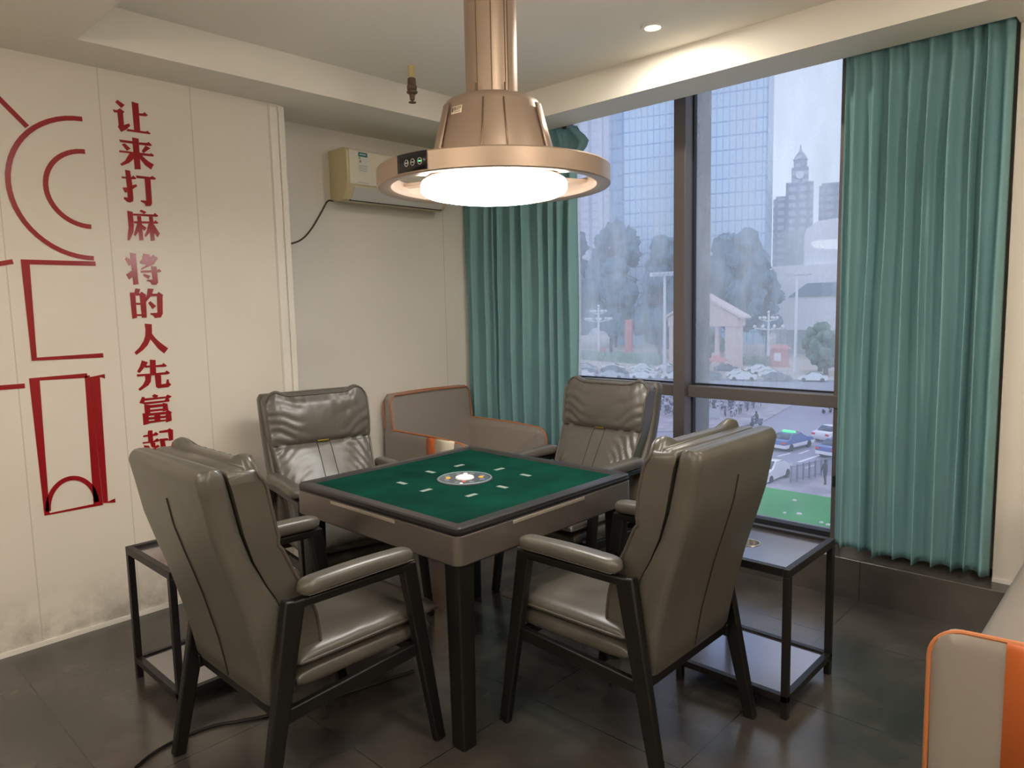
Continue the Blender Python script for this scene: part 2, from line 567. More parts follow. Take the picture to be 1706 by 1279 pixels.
def dup(root, loc, rotz, label=None, group=None, scale=None):
    r = root.copy()
    COL.objects.link(r)
    r.location = loc
    r.rotation_euler = (0, 0, rotz)
    if label:
        r['label'] = label
    if group:
        r['group'] = group
    if scale:
        r.scale = scale
    for ch in list(root.children):
        c = ch.copy()
        COL.objects.link(c)
        c.parent = r
        for g in list(ch.children):
            d = g.copy()
            COL.objects.link(d)
            d.parent = c
    return r


def lerp_table(tab, x):
    """piecewise smooth lookup in a sorted (key, value) table"""
    if x <= tab[0][0]:
        return tab[0][1]
    for (a, va), (b, vb) in zip(tab, tab[1:]):
        if x <= b:
            t = (x - a) / (b - a)
            return va + (vb - va) * t
    return tab[-1][1]


def smooth(a, b, x):
    t = max(0.0, min(1.0, (x - a) / (b - a)))
    return t * t * (3 - 2 * t)


# ================================================================== the room
YL, YB = 3.735, 4.02           # left wall panels, recessed wall behind the corner armchair
ZS, ZT = 2.645, 2.815          # soffit, tray ceiling
XSTEP, XW = 3.662, 4.0         # step face, glass plane
X0, Y0 = -1.9, -2.3            # the walls behind the camera

struct(MB().box(X0, XSTEP, Y0, YB, -0.12, 0).build('floor', 'floor'))
step = MB().box(XSTEP, 4.12, Y0, YB, -0.12, 0.205).build('trim_1', 'floor', bevel=0.004)
struct(step)
c = MB()
c.box(1.03, 3.402, -1.3, 3.415, ZT, 3.0)                 # tray
c.box(X0, 1.03, Y0, YB + 0.1, ZS, 3.0)                   # soffits round it
c.box(1.03, 3.68, 3.415, YB + 0.1, ZS, 3.0)
c.box(1.03, 3.68, Y0, -1.3, ZS, 3.0)
c.box(3.402, 3.68, -1.3, 3.415, ZS, 3.0)                 # beam along the window
c.box(3.68, 4.12, Y0, YB + 0.1, 2.86, 3.0)               # top of the curtain pocket
c.box(3.68, 4.12, Y0, 0.575, ZS, 2.86)
struct(c.build('ceiling', 'ceiling', merge=False))
struct(MB().box(X0, 2.13, YL, YB + 0.1, 0, ZS).build('wall_left', 'wall_left'))
struct(MB().box(2.13, 4.12, YB, YB + 0.1, 0, 2.86).build('wall_back', 'wall_back'))
w = MB()
w.box(3.78, 4.12, Y0, 0.572, 0.205, ZS)                  # right of the curtain
w.box(3.95, 4.12, 0.572, 1.30, 0.205, 2.86)
w.box(3.95, 4.12, 3.19, YB, 0.205, 2.86)
struct(w.build('wall_right', 'wall', merge=False))
struct(MB().box(X0 - 0.1, X0, Y0, YB + 0.1, 0, 3.0).build('wall_rear', 'wall'))
struct(MB().box(X0, 4.12, Y0 - 0.1, Y0, 0, 3.0).build('wall_front', 'wall'))
struct(MB().box(X0, 2.13, YL - 0.008, YL, 0, 0.022).build('baseboard_left', 'trim_white'))
struct(MB().box(2.142, 3.66, YB - 0.008, YB, 0, 0.022).build('baseboard_back', 'trim_white'))
struct(MB().box(3.772, 3.78, Y0, 0.572, 0.205, 0.222).build('baseboard_right', 'trim_white'))
t = MB()
t.box(2.052, 2.098, YL - 0.006, YL, 0.022, ZS - 0.012)
t.box(2.104, 2.138, YL - 0.010, YB - 0.2, 0.0, ZS - 0.008)
struct(t.build('trim_2', 'trim_white', bevel=0.003, merge=False))

# ---- window: mullion, frames, fogged upper panes, clearer lower panes
win = bpy.data.objects.new('window_1', None)
COL.objects.link(win)
struct(win)
win['label'] = 'large office window with grey metal mullion and fogged upper panes'
MYA, MYB = 2.212, 2.290
MB().box(3.88, XW - 0.004, MYA, MYB, 0.205, 2.86).build('mullion', 'window_metal', win, bevel=0.003)
MB().box(XW + 0.012, 4.20, MYA, MYB, 0.1, 3.0).build('outer_fin', 'window_metal', win, bevel=0.003)
g = MB()
for y in (MYA - 0.008, MYB + 0.0):
    g.box(XW - 0.028, XW + 0.012, y, y + 0.008, 0.205, 2.86)
g.build('gasket', 'gasket', win, merge=False)
for ya, yb in ((1.30, MYA), (MYB, 3.19)):
    MB().box(3.918, XW - 0.012, ya + 0.001, yb - 0.001, 0.925, 0.994).build('transom', 'window_metal', win, bevel=0.003)
    MB().box(XW - 0.05, XW + 0.02, ya + 0.01, yb - 0.01, 0.205, 0.232).build('bottom_rail', 'gasket', win)
    MB().box(XW - 0.05, XW + 0.02, ya + 0.01, yb - 0.01, 2.80, 2.86).build('top_rail', 'window_metal', win)
    for z0, z1, mt in ((1.003, 2.80, 'glass_fogged'), (0.232, 0.918, 'glass_clear')):
        MB().box(XW, XW + 0.006, ya + 0.008, yb - 0.008, z0, z1).build('pane', mt, win)
    MB().box(XW - 0.006, XW + 0.010, ya + 0.008, yb - 0.008, 0.994, 1.006).build('pane_seal', 'gasket', win)
for y0, y1 in ((1.296, 1.345), (3.150, 3.190)):
    MB().box(3.93, XW + 0.03, y0, y1, 0.205, 2.86).build('side_frame', 'window_metal', win, bevel=0.003)
MB().box(3.905, 3.93, 1.312, 1.332, 0.50, 0.56).build('latch', 'gasket', win, bevel=0.003)

# ---- ceiling downlights; all but the first are added out of view for brightness
for i, (x, y, z) in enumerate(DOWNLIGHTS):
    lab = 'round recessed downlight lit above the window beam' if i == 0 else 'added unseen round downlight that brightens the room, number %s along the room' % ('one two three four five six'.split()[i])
    d = thing('ceiling_downlight', lab, 'downlight', (x, y, z), 0, 'recessed ceiling downlights')
    MB().lathe([(0.036, -0.002), (0.040, -0.006), (0.052, -0.006), (0.055, 0.0)], n=32, cap0=False, cap1=False).build('trim_ring', 'trim_white', d)
    MB().lathe([(0.0005, -0.004), (0.037, -0.003)], n=32, cap0=False, cap1=False).build('lens', 'downlight_lens', d)
    down_light((x, y, z), DOWN_WATT)

# ---- two uplighters added out of view to lift the ceiling brightness
for i, (x, y, a, nm) in enumerate(((X0, 1.0, 0.0, 'added unseen white uplighter that brightens the ceiling, near the left wall'), (0.7, Y0, PI / 2, 'added unseen white uplighter that brightens the ceiling, near the sofa'))):
    u_ = thing('added_uplighter', nm, 'added lamp', (x, y, 1.95), a, 'added uplighters')
    MB().lathe([(0.03, -0.10), (0.09, -0.06), (0.14, 0.0), (0.15, 0.06), (0.145, 0.06), (0.13, 0.01), (0.02, -0.07)], c=(0.155, 0, 0), n=32).build('bowl', 'white_plastic', u_)
    MB().box(0.0, 0.03, -0.04, 0.04, -0.08, 0.04).build('wall_plate', 'white_plastic', u_)
    d_ = bpy.data.lights.new('added_uplight_beam', 'AREA')
    d_.shape = 'DISK'
    d_.size = 0.22
    d_.energy = UP_WATT
    d_.color = (1.0, 0.94, 0.84)
    ob = bpy.data.objects.new('added_uplight_beam', d_)
    COL.objects.link(ob)
    ob.location = (x + 0.155 * math.cos(a), y + 0.155 * math.sin(a), 2.005)
    ob.rotation_euler = (PI, 0, 0)

# ---- sprinkler
sp = thing('fire_sprinkler', 'tarnished brass sprinkler hanging from tray ceiling on taped stub', 'sprinkler', (2.58, 3.141, ZT))
MB().lathe([(0.020, 0.0), (0.019, -0.012), (0.016, -0.02), (0.019, -0.045), (0.016, -0.062)], n=14).build('taped_stub', 'tape_yellow', sp)
MB().lathe([(0.014, -0.060), (0.022, -0.066), (0.023, -0.098), (0.027, -0.104), (0.027, -0.122), (0.022, -0.128), (0.030, -0.132), (0.030, -0.142), (0.020, -0.148), (0.016, -0.150), (0.013, -0.178), (0.006, -0.180)], n=8).build('brass_body', 'brass_old', sp, angle=20)
MB().lathe([(0.006, -0.178), (0.006, -0.188), (0.021, -0.189), (0.021, -0.193), (0.002, -0.195)], n=14).build('deflector', 'brass_old', sp)

# ---- big lamp
lamp = thing('pendant_lamp', 'large rose bronze ring lamp hanging over the green table on a thick pipe', 'lamp', (1.999, 1.961, ZT))
L0 = -ZT
MB().lathe([(0.098, 0.0), (0.098, 2.245 + L0)], n=64).build('pipe', 'lamp_metal', lamp)
for a in (192, 225, 256, 263, 20, 110):
    ca, sa = math.cos(math.radians(a)), math.sin(math.radians(a))
    MB().bar((0.0982 * ca, 0.0982 * sa, 0), (0.0982 * ca, 0.0982 * sa, 2.245 + L0), 0.003, 0.003).build('pipe_seam', 'lamp_strip', lamp)
HP = [(0.10, 2.279), (0.160, 2.275), (0.176, 2.266), (0.186, 2.246), (0.240, 2.048), (0.250, 2.000), (0.24, 1.985)]
MB().lathe([(r_, z_ + L0) for r_, z_ in HP], n=72).build('housing', 'lamp_metal', lamp)


def on_ring(r, deg, z):
    return Vector((r * math.cos(math.radians(deg)), r * math.sin(math.radians(deg)), z + L0))


def on_housing(deg, z, d=0.0):
    return on_ring(0.186 + (2.246 - z) * (0.054 / 0.198) + d, deg, z)


for a, hw_, d_ in ((215, 0.6, .002), (237, 0.6, .002), (165, 6.5, .010), (285, 6.5, .010), (45, 6.5, .010), (105, 6.5, .010)):
    m_ = MB()
    m_.grid(lambda u, v: on_housing(a + hw_ * (2 * u - 1), 2.242 - 0.226 * v, d_ * (1 - 0.3 * abs(2 * u - 1))), 6, 1)
    m_.build('housing_fin', 'lamp_strip' if hw_ < 1 else 'lamp_metal', lamp, solid=0.006)
for a in (196, 249, 75):
    ca, sa = math.cos(math.radians(a)), math.sin(math.radians(a))
    b_ = MB()
    b_.tube([(0.118 * ca, 0.118 * sa, 2.275 + L0), (0.118 * ca, 0.118 * sa, 2.315 + L0)], 0.004, 8)
    b_.build('pipe_bolt', 'brass_old', lamp)
R0, R1 = 1.952, 2.022
MB().lathe([(0.404, R0 + .002 + L0), (0.440, R0 + L0), (0.444, R0 + .004 + L0), (0.444, R1 - .005 + L0), (0.440, R1 + L0), (0.414, R1 + L0), (0.392, R1 - .012 + L0), (0.386, R0 + .02 + L0), (0.392, R0 + .006 + L0), (0.404, R0 + .002 + L0)], n=96, cap0=False, cap1=False).build('ring', 'lamp_metal', lamp, angle=30)
for a in (20, 110, 155, 245, 290, 335):
    ca, sa = math.cos(math.radians(a)), math.sin(math.radians(a))
    MB().bar((0.24 * ca, 0.24 * sa, 2.000 + L0), (0.392 * ca, 0.392 * sa, 1.996 + L0), 0.05, 0.012, side=(-sa, ca, 0)).build('ring_strut', 'lamp_metal', lamp)
MB().lathe([(0.244, 1.992 + L0), (0.262, 1.988 + L0), (0.262, 1.982 + L0)], n=72).build('diffuser_collar', 'lamp_metal', lamp)
MB().lathe([(0.258, 1.984 + L0), (0.275, 1.978 + L0), (0.280, 1.966 + L0), (0.280, 1.944 + L0), (0.272, 1.934 + L0), (0.262, 1.932 + L0), (0.255, 1.926 + L0), (0.21, 1.917 + L0), (0.1, 1.913 + L0), (0.001, 1.912 + L0)], n=72, cap0=False, cap1=False).build('diffuser', 'diffuser', lamp)

# control panel on the ring, left of the housing as one faces it
A0, A1 = 177.5, 195.0


def panel_face(u, v, d=0.0):
    return on_ring(0.4455 + d, A0 + (A1 - A0) * u, R0 + 0.008 + 0.060 * v)


cp = MB().grid(lambda u, v: panel_face(u, v, 0.0015), 10, 2).build('control_panel', 'panel_black', lamp, solid=0.002)
for k, (uc, m) in enumerate(((0.36, 'icon'), (0.57, 'icon'), (0.80, 'led_green'))):
    ctr = panel_face(uc, 0.46, 0.0035)
    e1 = (panel_face(uc + 0.02, 0.46) - panel_face(uc - 0.02, 0.46)).normalized()
    circ = [ctr + e1 * (0.0085 * math.cos(2 * PI * q / 20)) + Vector((0, 0, 0.0105 * math.sin(2 * PI * q / 20))) for q in range(20)]
    MB().tube(circ, 0.0012, 6, closed=True).build('button_ring', 'icon', cp)
    MB().bar(ctr - e1 * 0.0045, ctr + e1 * 0.0045, 0.0035, 0.0035).build('button_mark', m, cp)
# nameplate on the housing


def plate(u, v, d=0.0):
    return on_housing(184.0 + 14.5 * (u - 0.5), 2.196 + 0.028 * v, 0.003 + d)


nameplate = MB().grid(lambda u, v: plate(u, v), 6, 2).build('nameplate', 'cream_plate', lamp, solid=0.002)
p = MB()
for u0, u1, v0, v1 in ((.10, .22, .25, .8), (.32, .37, .4, .8), (.40, .44, .4, .8), (.35, .46, .62, .68), (.53, .56, .4, .8), (.53, .64, .42, .48), (.61, .64, .4, .8), (.73, .82, .70, .77), (.76, .79, .4, .77), (.88, .92, .55, .85), (.35, .9, .18, .24)):
    p.grid(lambda a, b: plate(u0 + (u1 - u0) * a, v0 + (v1 - v0) * b, 0.0016), 1, 1)
p.build('print', 'ink', nameplate, merge=False)

# ---- split air conditioner on the recessed wall
ac = thing('air_conditioner', 'yellowed white split air conditioner on recessed wall behind the lamp', 'air conditioner', (2.60, YB, 2.185))
prof = [(0, 0.02), (-0.10, 0.0), (-0.150, 0.012), (-0.196, 0.085), (-0.200, 0.12), (-0.196, 0.300), (-0.185, 0.318), (-0.16, 0.325), (0, 0.325)]
b = MB()
b.loft([[(x, y, z) for y, z in prof] for x in (0, 0.84)])
b.build('body', 'ac_side', ac, bevel=0.006)
fp = MB()
fp.loft([[(x, y, z) for y, z in ((-0.192, 0.098), (-0.207, 0.100), (-0.206, 0.305), (-0.19, 0.318))] for x in (0.016, 0.835)])
fp.build('front_panel', 'ac_white', ac, bevel=0.005)
fl = MB()
fl.loft([[(x, y, z) for y, z in ((-0.148, 0.014), (-0.156, 0.008), (-0.203, 0.082), (-0.196, 0.088))] for x in (0.05, 0.80)])
fl.build('air_flap', 'ac_flap', ac, bevel=0.002)
MB().box(0.045, 0.805, -0.152, -0.146, 0.004, 0.012).build('flap_gap', 'gasket', ac)
lb = MB().box(0.082, 0.150, -0.2082, -0.2064, 0.172, 0.298).build('energy_label', 'label_white', ac)
MB().box(0.082, 0.150, -0.2088, -0.2080, 0.272, 0.298).build('label_header', 'label_teal', lb)
q = MB()
q.box(0.088, 0.096, -0.2088, -0.2080, 0.258, 0.268)
q.box(0.091, 0.100, -0.2088, -0.2080, 0.236, 0.250)
for zz in (0.214, 0.204, 0.194, 0.184):
    q.box(0.086, 0.146, -0.2088, -0.2080, zz, zz + 0.002)
q.build('label_lines', 'label_red', lb, merge=False)
q = MB().box(0.090, 0.138, -0.2092, -0.2086, 0.283, 0.288).build('label_title', 'label_white', lb)
MB().box(0.072, 0.155, -0.2080, -0.2064, 0.110, 0.116).build('steel_bar', 'steel', ac)  # thin steel bar low on the front panel
path = [(2.615, 4.010, 2.20), (2.574, 4.012, 2.195), (2.522, 4.012, 2.117), (2.452, 4.012, 2.019), (2.385, 4.012, 1.952), (2.313, 4.012, 1.920), (2.22, 4.012, 1.905), (2.142, 4.012, 1.925)]


def spline(pts, k=6):
    pts = [Vector(p_) for p_ in pts]
    out = []
    for i in range(len(pts) - 1):
        p0, p1, p2, p3 = pts[max(i - 1, 0)], pts[i], pts[i + 1], pts[min(i + 2, len(pts) - 1)]
        for s in range(k):
            t_ = s / k
            out.append(0.5 * ((2 * p1) + (p2 - p0) * t_ + (2 * p0 - 5 * p1 + 4 * p2 - p3) * t_ ** 2 + (-p0 + 3 * p1 - 3 * p2 + p3) * t_ ** 3))
    out.append(pts[-1])
    return out


tag(MB().tube(spline(path), 0.0052, 8).build('power_cable', 'cable_grey'), 'thin dark cable drooping along recessed wall from the air conditioner', 'cable')
cp_ = [(0.60, 2.33, 0.006), (0.738, 2.457, 0.006), (0.86, 2.505, 0.006), (1.002, 2.497, 0.006), (1.093, 2.45, 0.006), (1.188, 2.40, 0.006), (1.4, 2.33, 0.006), (1.75, 2.25, 0.006)]
tag(MB().tube(spline(cp_), 0.0055, 8).build('floor_cable', 'cable_black'), 'black cable lying across dark floor under the front left chair', 'cable')

# ---- red vinyl lettering (wall coordinates x, z of every stroke)
GLYPHS = [
    [[(1.277,2.515),(1.308,2.497),(1.292,2.48),(1.267,2.503)],[(1.254,2.467),(1.271,2.467),(1.285,2.478),(1.304,2.465),(1.297,2.456),(1.297,2.403),(1.32,2.414),(1.326,2.405),(1.308,2.385),(1.283,2.369),(1.27,2.391),(1.274,2.4),(1.273,2.456),(1.258,2.455)],[(1.34,2.519),(1.37,2.515),(1.369,2.387),(1.342,2.385)],[(1.369,2.47),(1.388,2.472),(1.395,2.48),(1.411,2.467),(1.399,2.46),(1.369,2.459)],[(1.312,2.387),(1.396,2.388),(1.401,2.394),(1.417,2.383),(1.413,2.378),(1.306,2.377)]],
    [[(1.271,2.332),(1.329,2.333),(1.36,2.332),(1.397,2.335),(1.404,2.341),(1.42,2.327),(1.412,2.322),(1.359,2.321),(1.33,2.321),(1.276,2.321)],[(1.33,2.351),(1.359,2.349),(1.358,2.205),(1.331,2.202)],[(1.281,2.312),(1.294,2.318),(1.319,2.297),(1.302,2.284)],[(1.388,2.321),(1.411,2.312),(1.378,2.284),(1.369,2.292)],[(1.268,2.282),(1.333,2.283),(1.407,2.284),(1.411,2.289),(1.425,2.28),(1.42,2.273),(1.372,2.272),(1.332,2.275),(1.268,2.273)],[(1.313,2.275),(1.335,2.277),(1.33,2.25),(1.307,2.228),(1.275,2.211),(1.267,2.219),(1.29,2.237)],[(1.359,2.282),(1.367,2.279),(1.373,2.266),(1.396,2.248),(1.421,2.235),(1.406,2.21),(1.381,2.227),(1.366,2.245),(1.358,2.256)]],
    [[(1.287,2.194),(1.309,2.192),(1.314,2.134),(1.314,2.064),(1.312,2.048),(1.298,2.041),(1.286,2.043),(1.271,2.057),(1.273,2.065),(1.289,2.064),(1.289,2.089),(1.278,2.086),(1.269,2.109),(1.289,2.112)],[(1.268,2.161),(1.314,2.163),(1.321,2.171),(1.335,2.159),(1.329,2.154),(1.314,2.153),(1.271,2.152)],[(1.313,2.124),(1.332,2.131),(1.336,2.122),(1.315,2.107)],[(1.334,2.173),(1.401,2.173),(1.409,2.18),(1.427,2.169),(1.42,2.162),(1.337,2.161)],[(1.373,2.163),(1.4,2.163),(1.399,2.048),(1.392,2.033),(1.369,2.031),(1.366,2.042),(1.347,2.051),(1.348,2.057),(1.373,2.057)]],
    [[(1.282,2.002),(1.306,1.998),(1.307,1.935),(1.303,1.902),(1.282,1.86),(1.273,1.862),(1.283,1.924)],[(1.307,1.99),(1.402,1.993),(1.409,2.001),(1.425,1.988),(1.417,1.982),(1.306,1.981)],[(1.346,2.012),(1.371,2.002),(1.358,1.992),(1.338,2.004)],[(1.325,1.98),(1.343,1.98),(1.346,1.865),(1.327,1.863)],[(1.308,1.954),(1.403,1.959),(1.41,1.965),(1.423,1.953),(1.416,1.949),(1.311,1.944)],[(1.323,1.944),(1.335,1.943),(1.324,1.903),(1.311,1.883),(1.304,1.889)],[(1.341,1.943),(1.365,1.926),(1.353,1.911),(1.345,1.922)],[(1.38,1.981),(1.398,1.981),(1.399,1.866),(1.38,1.864)],[(1.375,1.946),(1.387,1.947),(1.379,1.906),(1.359,1.881),(1.352,1.887),(1.366,1.915)],[(1.396,1.95),(1.403,1.94),(1.425,1.901),(1.413,1.883),(1.399,1.906)]],
    [[(1.279,1.802),(1.305,1.8),(1.308,1.651),(1.284,1.648),(1.282,1.733)],[(1.261,1.781),(1.279,1.769),(1.282,1.752),(1.272,1.739),(1.255,1.769)],[(1.284,1.719),(1.284,1.688),(1.267,1.674),(1.255,1.697)],[(1.342,1.801),(1.368,1.797),(1.372,1.784),(1.386,1.795),(1.407,1.781),(1.385,1.749),(1.353,1.735),(1.327,1.722),(1.323,1.726),(1.351,1.746),(1.322,1.752),(1.321,1.76),(1.331,1.771)],[(1.322,1.718),(1.37,1.72),(1.401,1.722),(1.409,1.728),(1.42,1.717),(1.413,1.712),(1.369,1.709),(1.323,1.708)],[(1.373,1.741),(1.398,1.738),(1.399,1.659),(1.39,1.649),(1.37,1.649),(1.363,1.662),(1.346,1.668),(1.348,1.673),(1.375,1.675)],[(1.338,1.703),(1.366,1.693),(1.355,1.676),(1.331,1.694)]],
    [[(1.292,1.631),(1.314,1.628),(1.306,1.607),(1.285,1.607)],[(1.265,1.611),(1.289,1.611),(1.289,1.488),(1.267,1.484)],[(1.285,1.609),(1.311,1.607),(1.319,1.615),(1.338,1.601),(1.336,1.559),(1.334,1.488),(1.311,1.488),(1.309,1.596),(1.288,1.596)],[(1.288,1.561),(1.312,1.561),(1.311,1.551),(1.289,1.552)],[(1.288,1.506),(1.313,1.506),(1.312,1.497),(1.289,1.497)],[(1.349,1.631),(1.376,1.629),(1.368,1.606),(1.391,1.605),(1.399,1.614),(1.419,1.599),(1.416,1.591),(1.411,1.506),(1.401,1.488),(1.373,1.485),(1.366,1.497),(1.351,1.504),(1.354,1.51),(1.386,1.511),(1.39,1.593),(1.36,1.592),(1.337,1.566),(1.337,1.583),(1.344,1.603)],[(1.357,1.569),(1.382,1.544),(1.363,1.529),(1.346,1.561)]],
    [[(1.322,1.459),(1.355,1.455),(1.353,1.411),(1.344,1.381),(1.328,1.352),(1.305,1.329),(1.273,1.307),(1.265,1.32),(1.29,1.344),(1.311,1.374),(1.32,1.398),(1.324,1.429)],[(1.353,1.408),(1.367,1.386),(1.389,1.362),(1.425,1.331),(1.404,1.306),(1.376,1.333),(1.358,1.36),(1.344,1.381)]],
    [[(1.296,1.279),(1.323,1.268),(1.315,1.253),(1.303,1.242),(1.281,1.217),(1.27,1.226),(1.284,1.248)],[(1.313,1.252),(1.363,1.25),(1.39,1.252),(1.397,1.259),(1.413,1.244),(1.405,1.239),(1.362,1.241),(1.306,1.242)],[(1.333,1.28),(1.36,1.277),(1.358,1.2),(1.329,1.202)],[(1.267,1.212),(1.329,1.211),(1.401,1.212),(1.41,1.22),(1.426,1.206),(1.415,1.2),(1.359,1.201),(1.269,1.201)],[(1.305,1.204),(1.334,1.2),(1.33,1.171),(1.318,1.154),(1.276,1.129),(1.269,1.139),(1.292,1.158),(1.305,1.181)],[(1.351,1.202),(1.381,1.2),(1.379,1.153),(1.402,1.154),(1.408,1.175),(1.416,1.174),(1.417,1.158),(1.427,1.147),(1.413,1.135),(1.362,1.134),(1.353,1.142)]],
    [[(1.342,1.107),(1.361,1.098),(1.353,1.088),(1.337,1.09),(1.33,1.099)],[(1.284,1.099),(1.296,1.096),(1.292,1.062),(1.269,1.07)],[(1.294,1.09),(1.396,1.089),(1.405,1.098),(1.426,1.086),(1.408,1.075),(1.394,1.08),(1.293,1.078)],[(1.395,1.08),(1.408,1.079),(1.414,1.064),(1.407,1.06),(1.386,1.063)],[(1.291,1.071),(1.393,1.07),(1.397,1.061),(1.316,1.059),(1.29,1.06)],[(1.291,1.06),(1.317,1.055),(1.316,1.014),(1.291,1.016)],[(1.379,1.058),(1.401,1.052),(1.404,1.017),(1.376,1.015)],[(1.316,1.054),(1.38,1.053),(1.379,1.04),(1.316,1.039)],[(1.314,1.031),(1.377,1.03),(1.376,1.02),(1.312,1.02)],[(1.28,1.017),(1.308,1.015),(1.305,0.961),(1.28,0.958)],[(1.391,1.015),(1.405,1.017),(1.422,1.004),(1.416,1.002),(1.416,0.963),(1.388,0.958)],[(1.307,1.014),(1.392,1.012),(1.389,0.999),(1.307,1.001)],[(1.335,1.012),(1.363,1.01),(1.361,0.967),(1.333,0.967)],[(1.307,0.994),(1.389,0.992),(1.388,0.981),(1.307,0.982)],[(1.306,0.975),(1.388,0.973),(1.389,0.965),(1.306,0.964)]],
    [[(1.301,0.928),(1.32,0.926),(1.32,0.866),(1.329,0.862),(1.329,0.845),(1.341,0.849),(1.35,0.84),(1.328,0.832),(1.309,0.843),(1.305,0.865),(1.297,0.873),(1.297,0.916)],[(1.274,0.903),(1.279,0.907),(1.296,0.907),(1.323,0.907),(1.335,0.916),(1.348,0.903),(1.339,0.897),(1.274,0.898)],[(1.269,0.873),(1.322,0.872),(1.34,0.883),(1.352,0.871),(1.342,0.865),(1.271,0.865)],[(1.275,0.857),(1.298,0.851),(1.304,0.829),(1.276,0.823)],[(1.35,0.91),(1.353,0.918),(1.392,0.919),(1.402,0.925),(1.419,0.914),(1.416,0.863),(1.396,0.861),(1.394,0.906),(1.353,0.908)],[(1.351,0.878),(1.39,0.876),(1.396,0.865),(1.375,0.865),(1.378,0.834),(1.405,0.833),(1.412,0.854),(1.42,0.851),(1.423,0.828),(1.409,0.815),(1.36,0.812),(1.354,0.837)],[(1.308,0.836),(1.328,0.833),(1.354,0.814),(1.409,0.794),(1.4,0.786),(1.307,0.82)]],
]

sign = thing('wall_lettering', 'vertical row of bold red Chinese characters on white left wall', 'lettering', (1.3, YL, 1.7))
for gi, strokes in enumerate(GLYPHS):
    m_ = MB()
    for si, poly in enumerate(strokes):
        d0, d1 = -0.0002, -0.0022 - 0.00012 * si
        a = [(x - 1.3, d0, z - 1.7) for x, z in poly]
        e = [(x - 1.3, d1, z - 1.7) for x, z in poly]
        m_.loft([a, e])
    m_.build('character', 'red_vinyl', sign, merge=False)

# ---- red line artwork left of the lettering: a plain geometric stand-in
art = thing('wall_graphic', 'red outline shapes stuck on white wall left of the lettering', 'wall decal', (1.0, YL, 1.5))


def ribbon(pts, width, closed=False):
    pts = [Vector((x, 0, z)) for x, z in pts]
    n = len(pts)
    l, r = [], []
    for i in range(n):
        d = (pts[(i + 1) % n] - pts[i - 1]) if closed else pts[min(i + 1, n - 1)] - pts[max(i - 1, 0)]
        d.normalize()
        nn = Vector((-d.z, 0, d.x)) * (width / 2)
        # mitre
        if closed or 0 < i < n - 1:
            d1 = (pts[i] - pts[i - 1]).normalized()
            cosv = max(0.5, abs(d1.dot(d)))
            nn = nn / cosv
        l.append(pts[i] + nn)
        r.append(pts[i] - nn)
    m_ = MB()
    off = Vector((-1.0, 0, -1.5))
    for i in range(n if closed else n - 1):
        k = (i + 1) % n
        q_ = [l[i] + off, l[k] + off, r[k] + off, r[i] + off]
        m_.loft([[p_ + Vector((0, -0.0002, 0)) for p_ in q_], [p_ + Vector((0, -0.0024, 0)) for p_ in q_]])
    return m_


def arc(cx, cz, rx, rz, a0, a1, n=28):
    return [(cx + rx * math.cos(math.radians(a0 + (a1 - a0) * i / n)), cz + rz * math.sin(math.radians(a0 + (a1 - a0) * i / n))) for i in range(n + 1)]


RW = 0.021
ribbon(arc(1.12, 2.085, 0.31, 0.315, 90, 270), RW).build('line_arc', 'red_vinyl', art, merge=False)
ribbon(arc(1.12, 2.085, 0.17, 0.17, 90, 270), RW).build('line_arc', 'red_vinyl', art, merge=False)
ribbon([(1.125, 1.745), (0.845, 1.745), (0.845, 1.315), (1.125, 1.315)], RW).build('line_frame', 'red_vinyl', art, merge=False)
ribbon([(1.05, 1.225), (0.838, 1.225), (0.838, 0.605), (1.05, 0.605), (1.05, 1.225)], RW).build('line_frame', 'red_vinyl', art, merge=False)
ribbon(arc(0.944, 0.618, 0.10, 0.135, 0, 180), RW).build('line_arc', 'red_vinyl', art, merge=False)
ribbon([(1.125, 1.215), (1.082, 1.215), (1.082, 0.608), (1.125, 0.608)], RW).build('line_frame', 'red_vinyl', art, merge=False)
ribbon([(0.62, 2.55), (0.78, 2.46), (0.90, 2.33)], RW).build('line_bar', 'red_vinyl', art, merge=False)
ribbon([(0.60, 1.70), (0.80, 1.745)], RW).build('line_bar', 'red_vinyl', art, merge=False)
ribbon([(0.60, 1.20), (0.80, 1.20)], RW).build('line_bar', 'red_vinyl', art, merge=False)

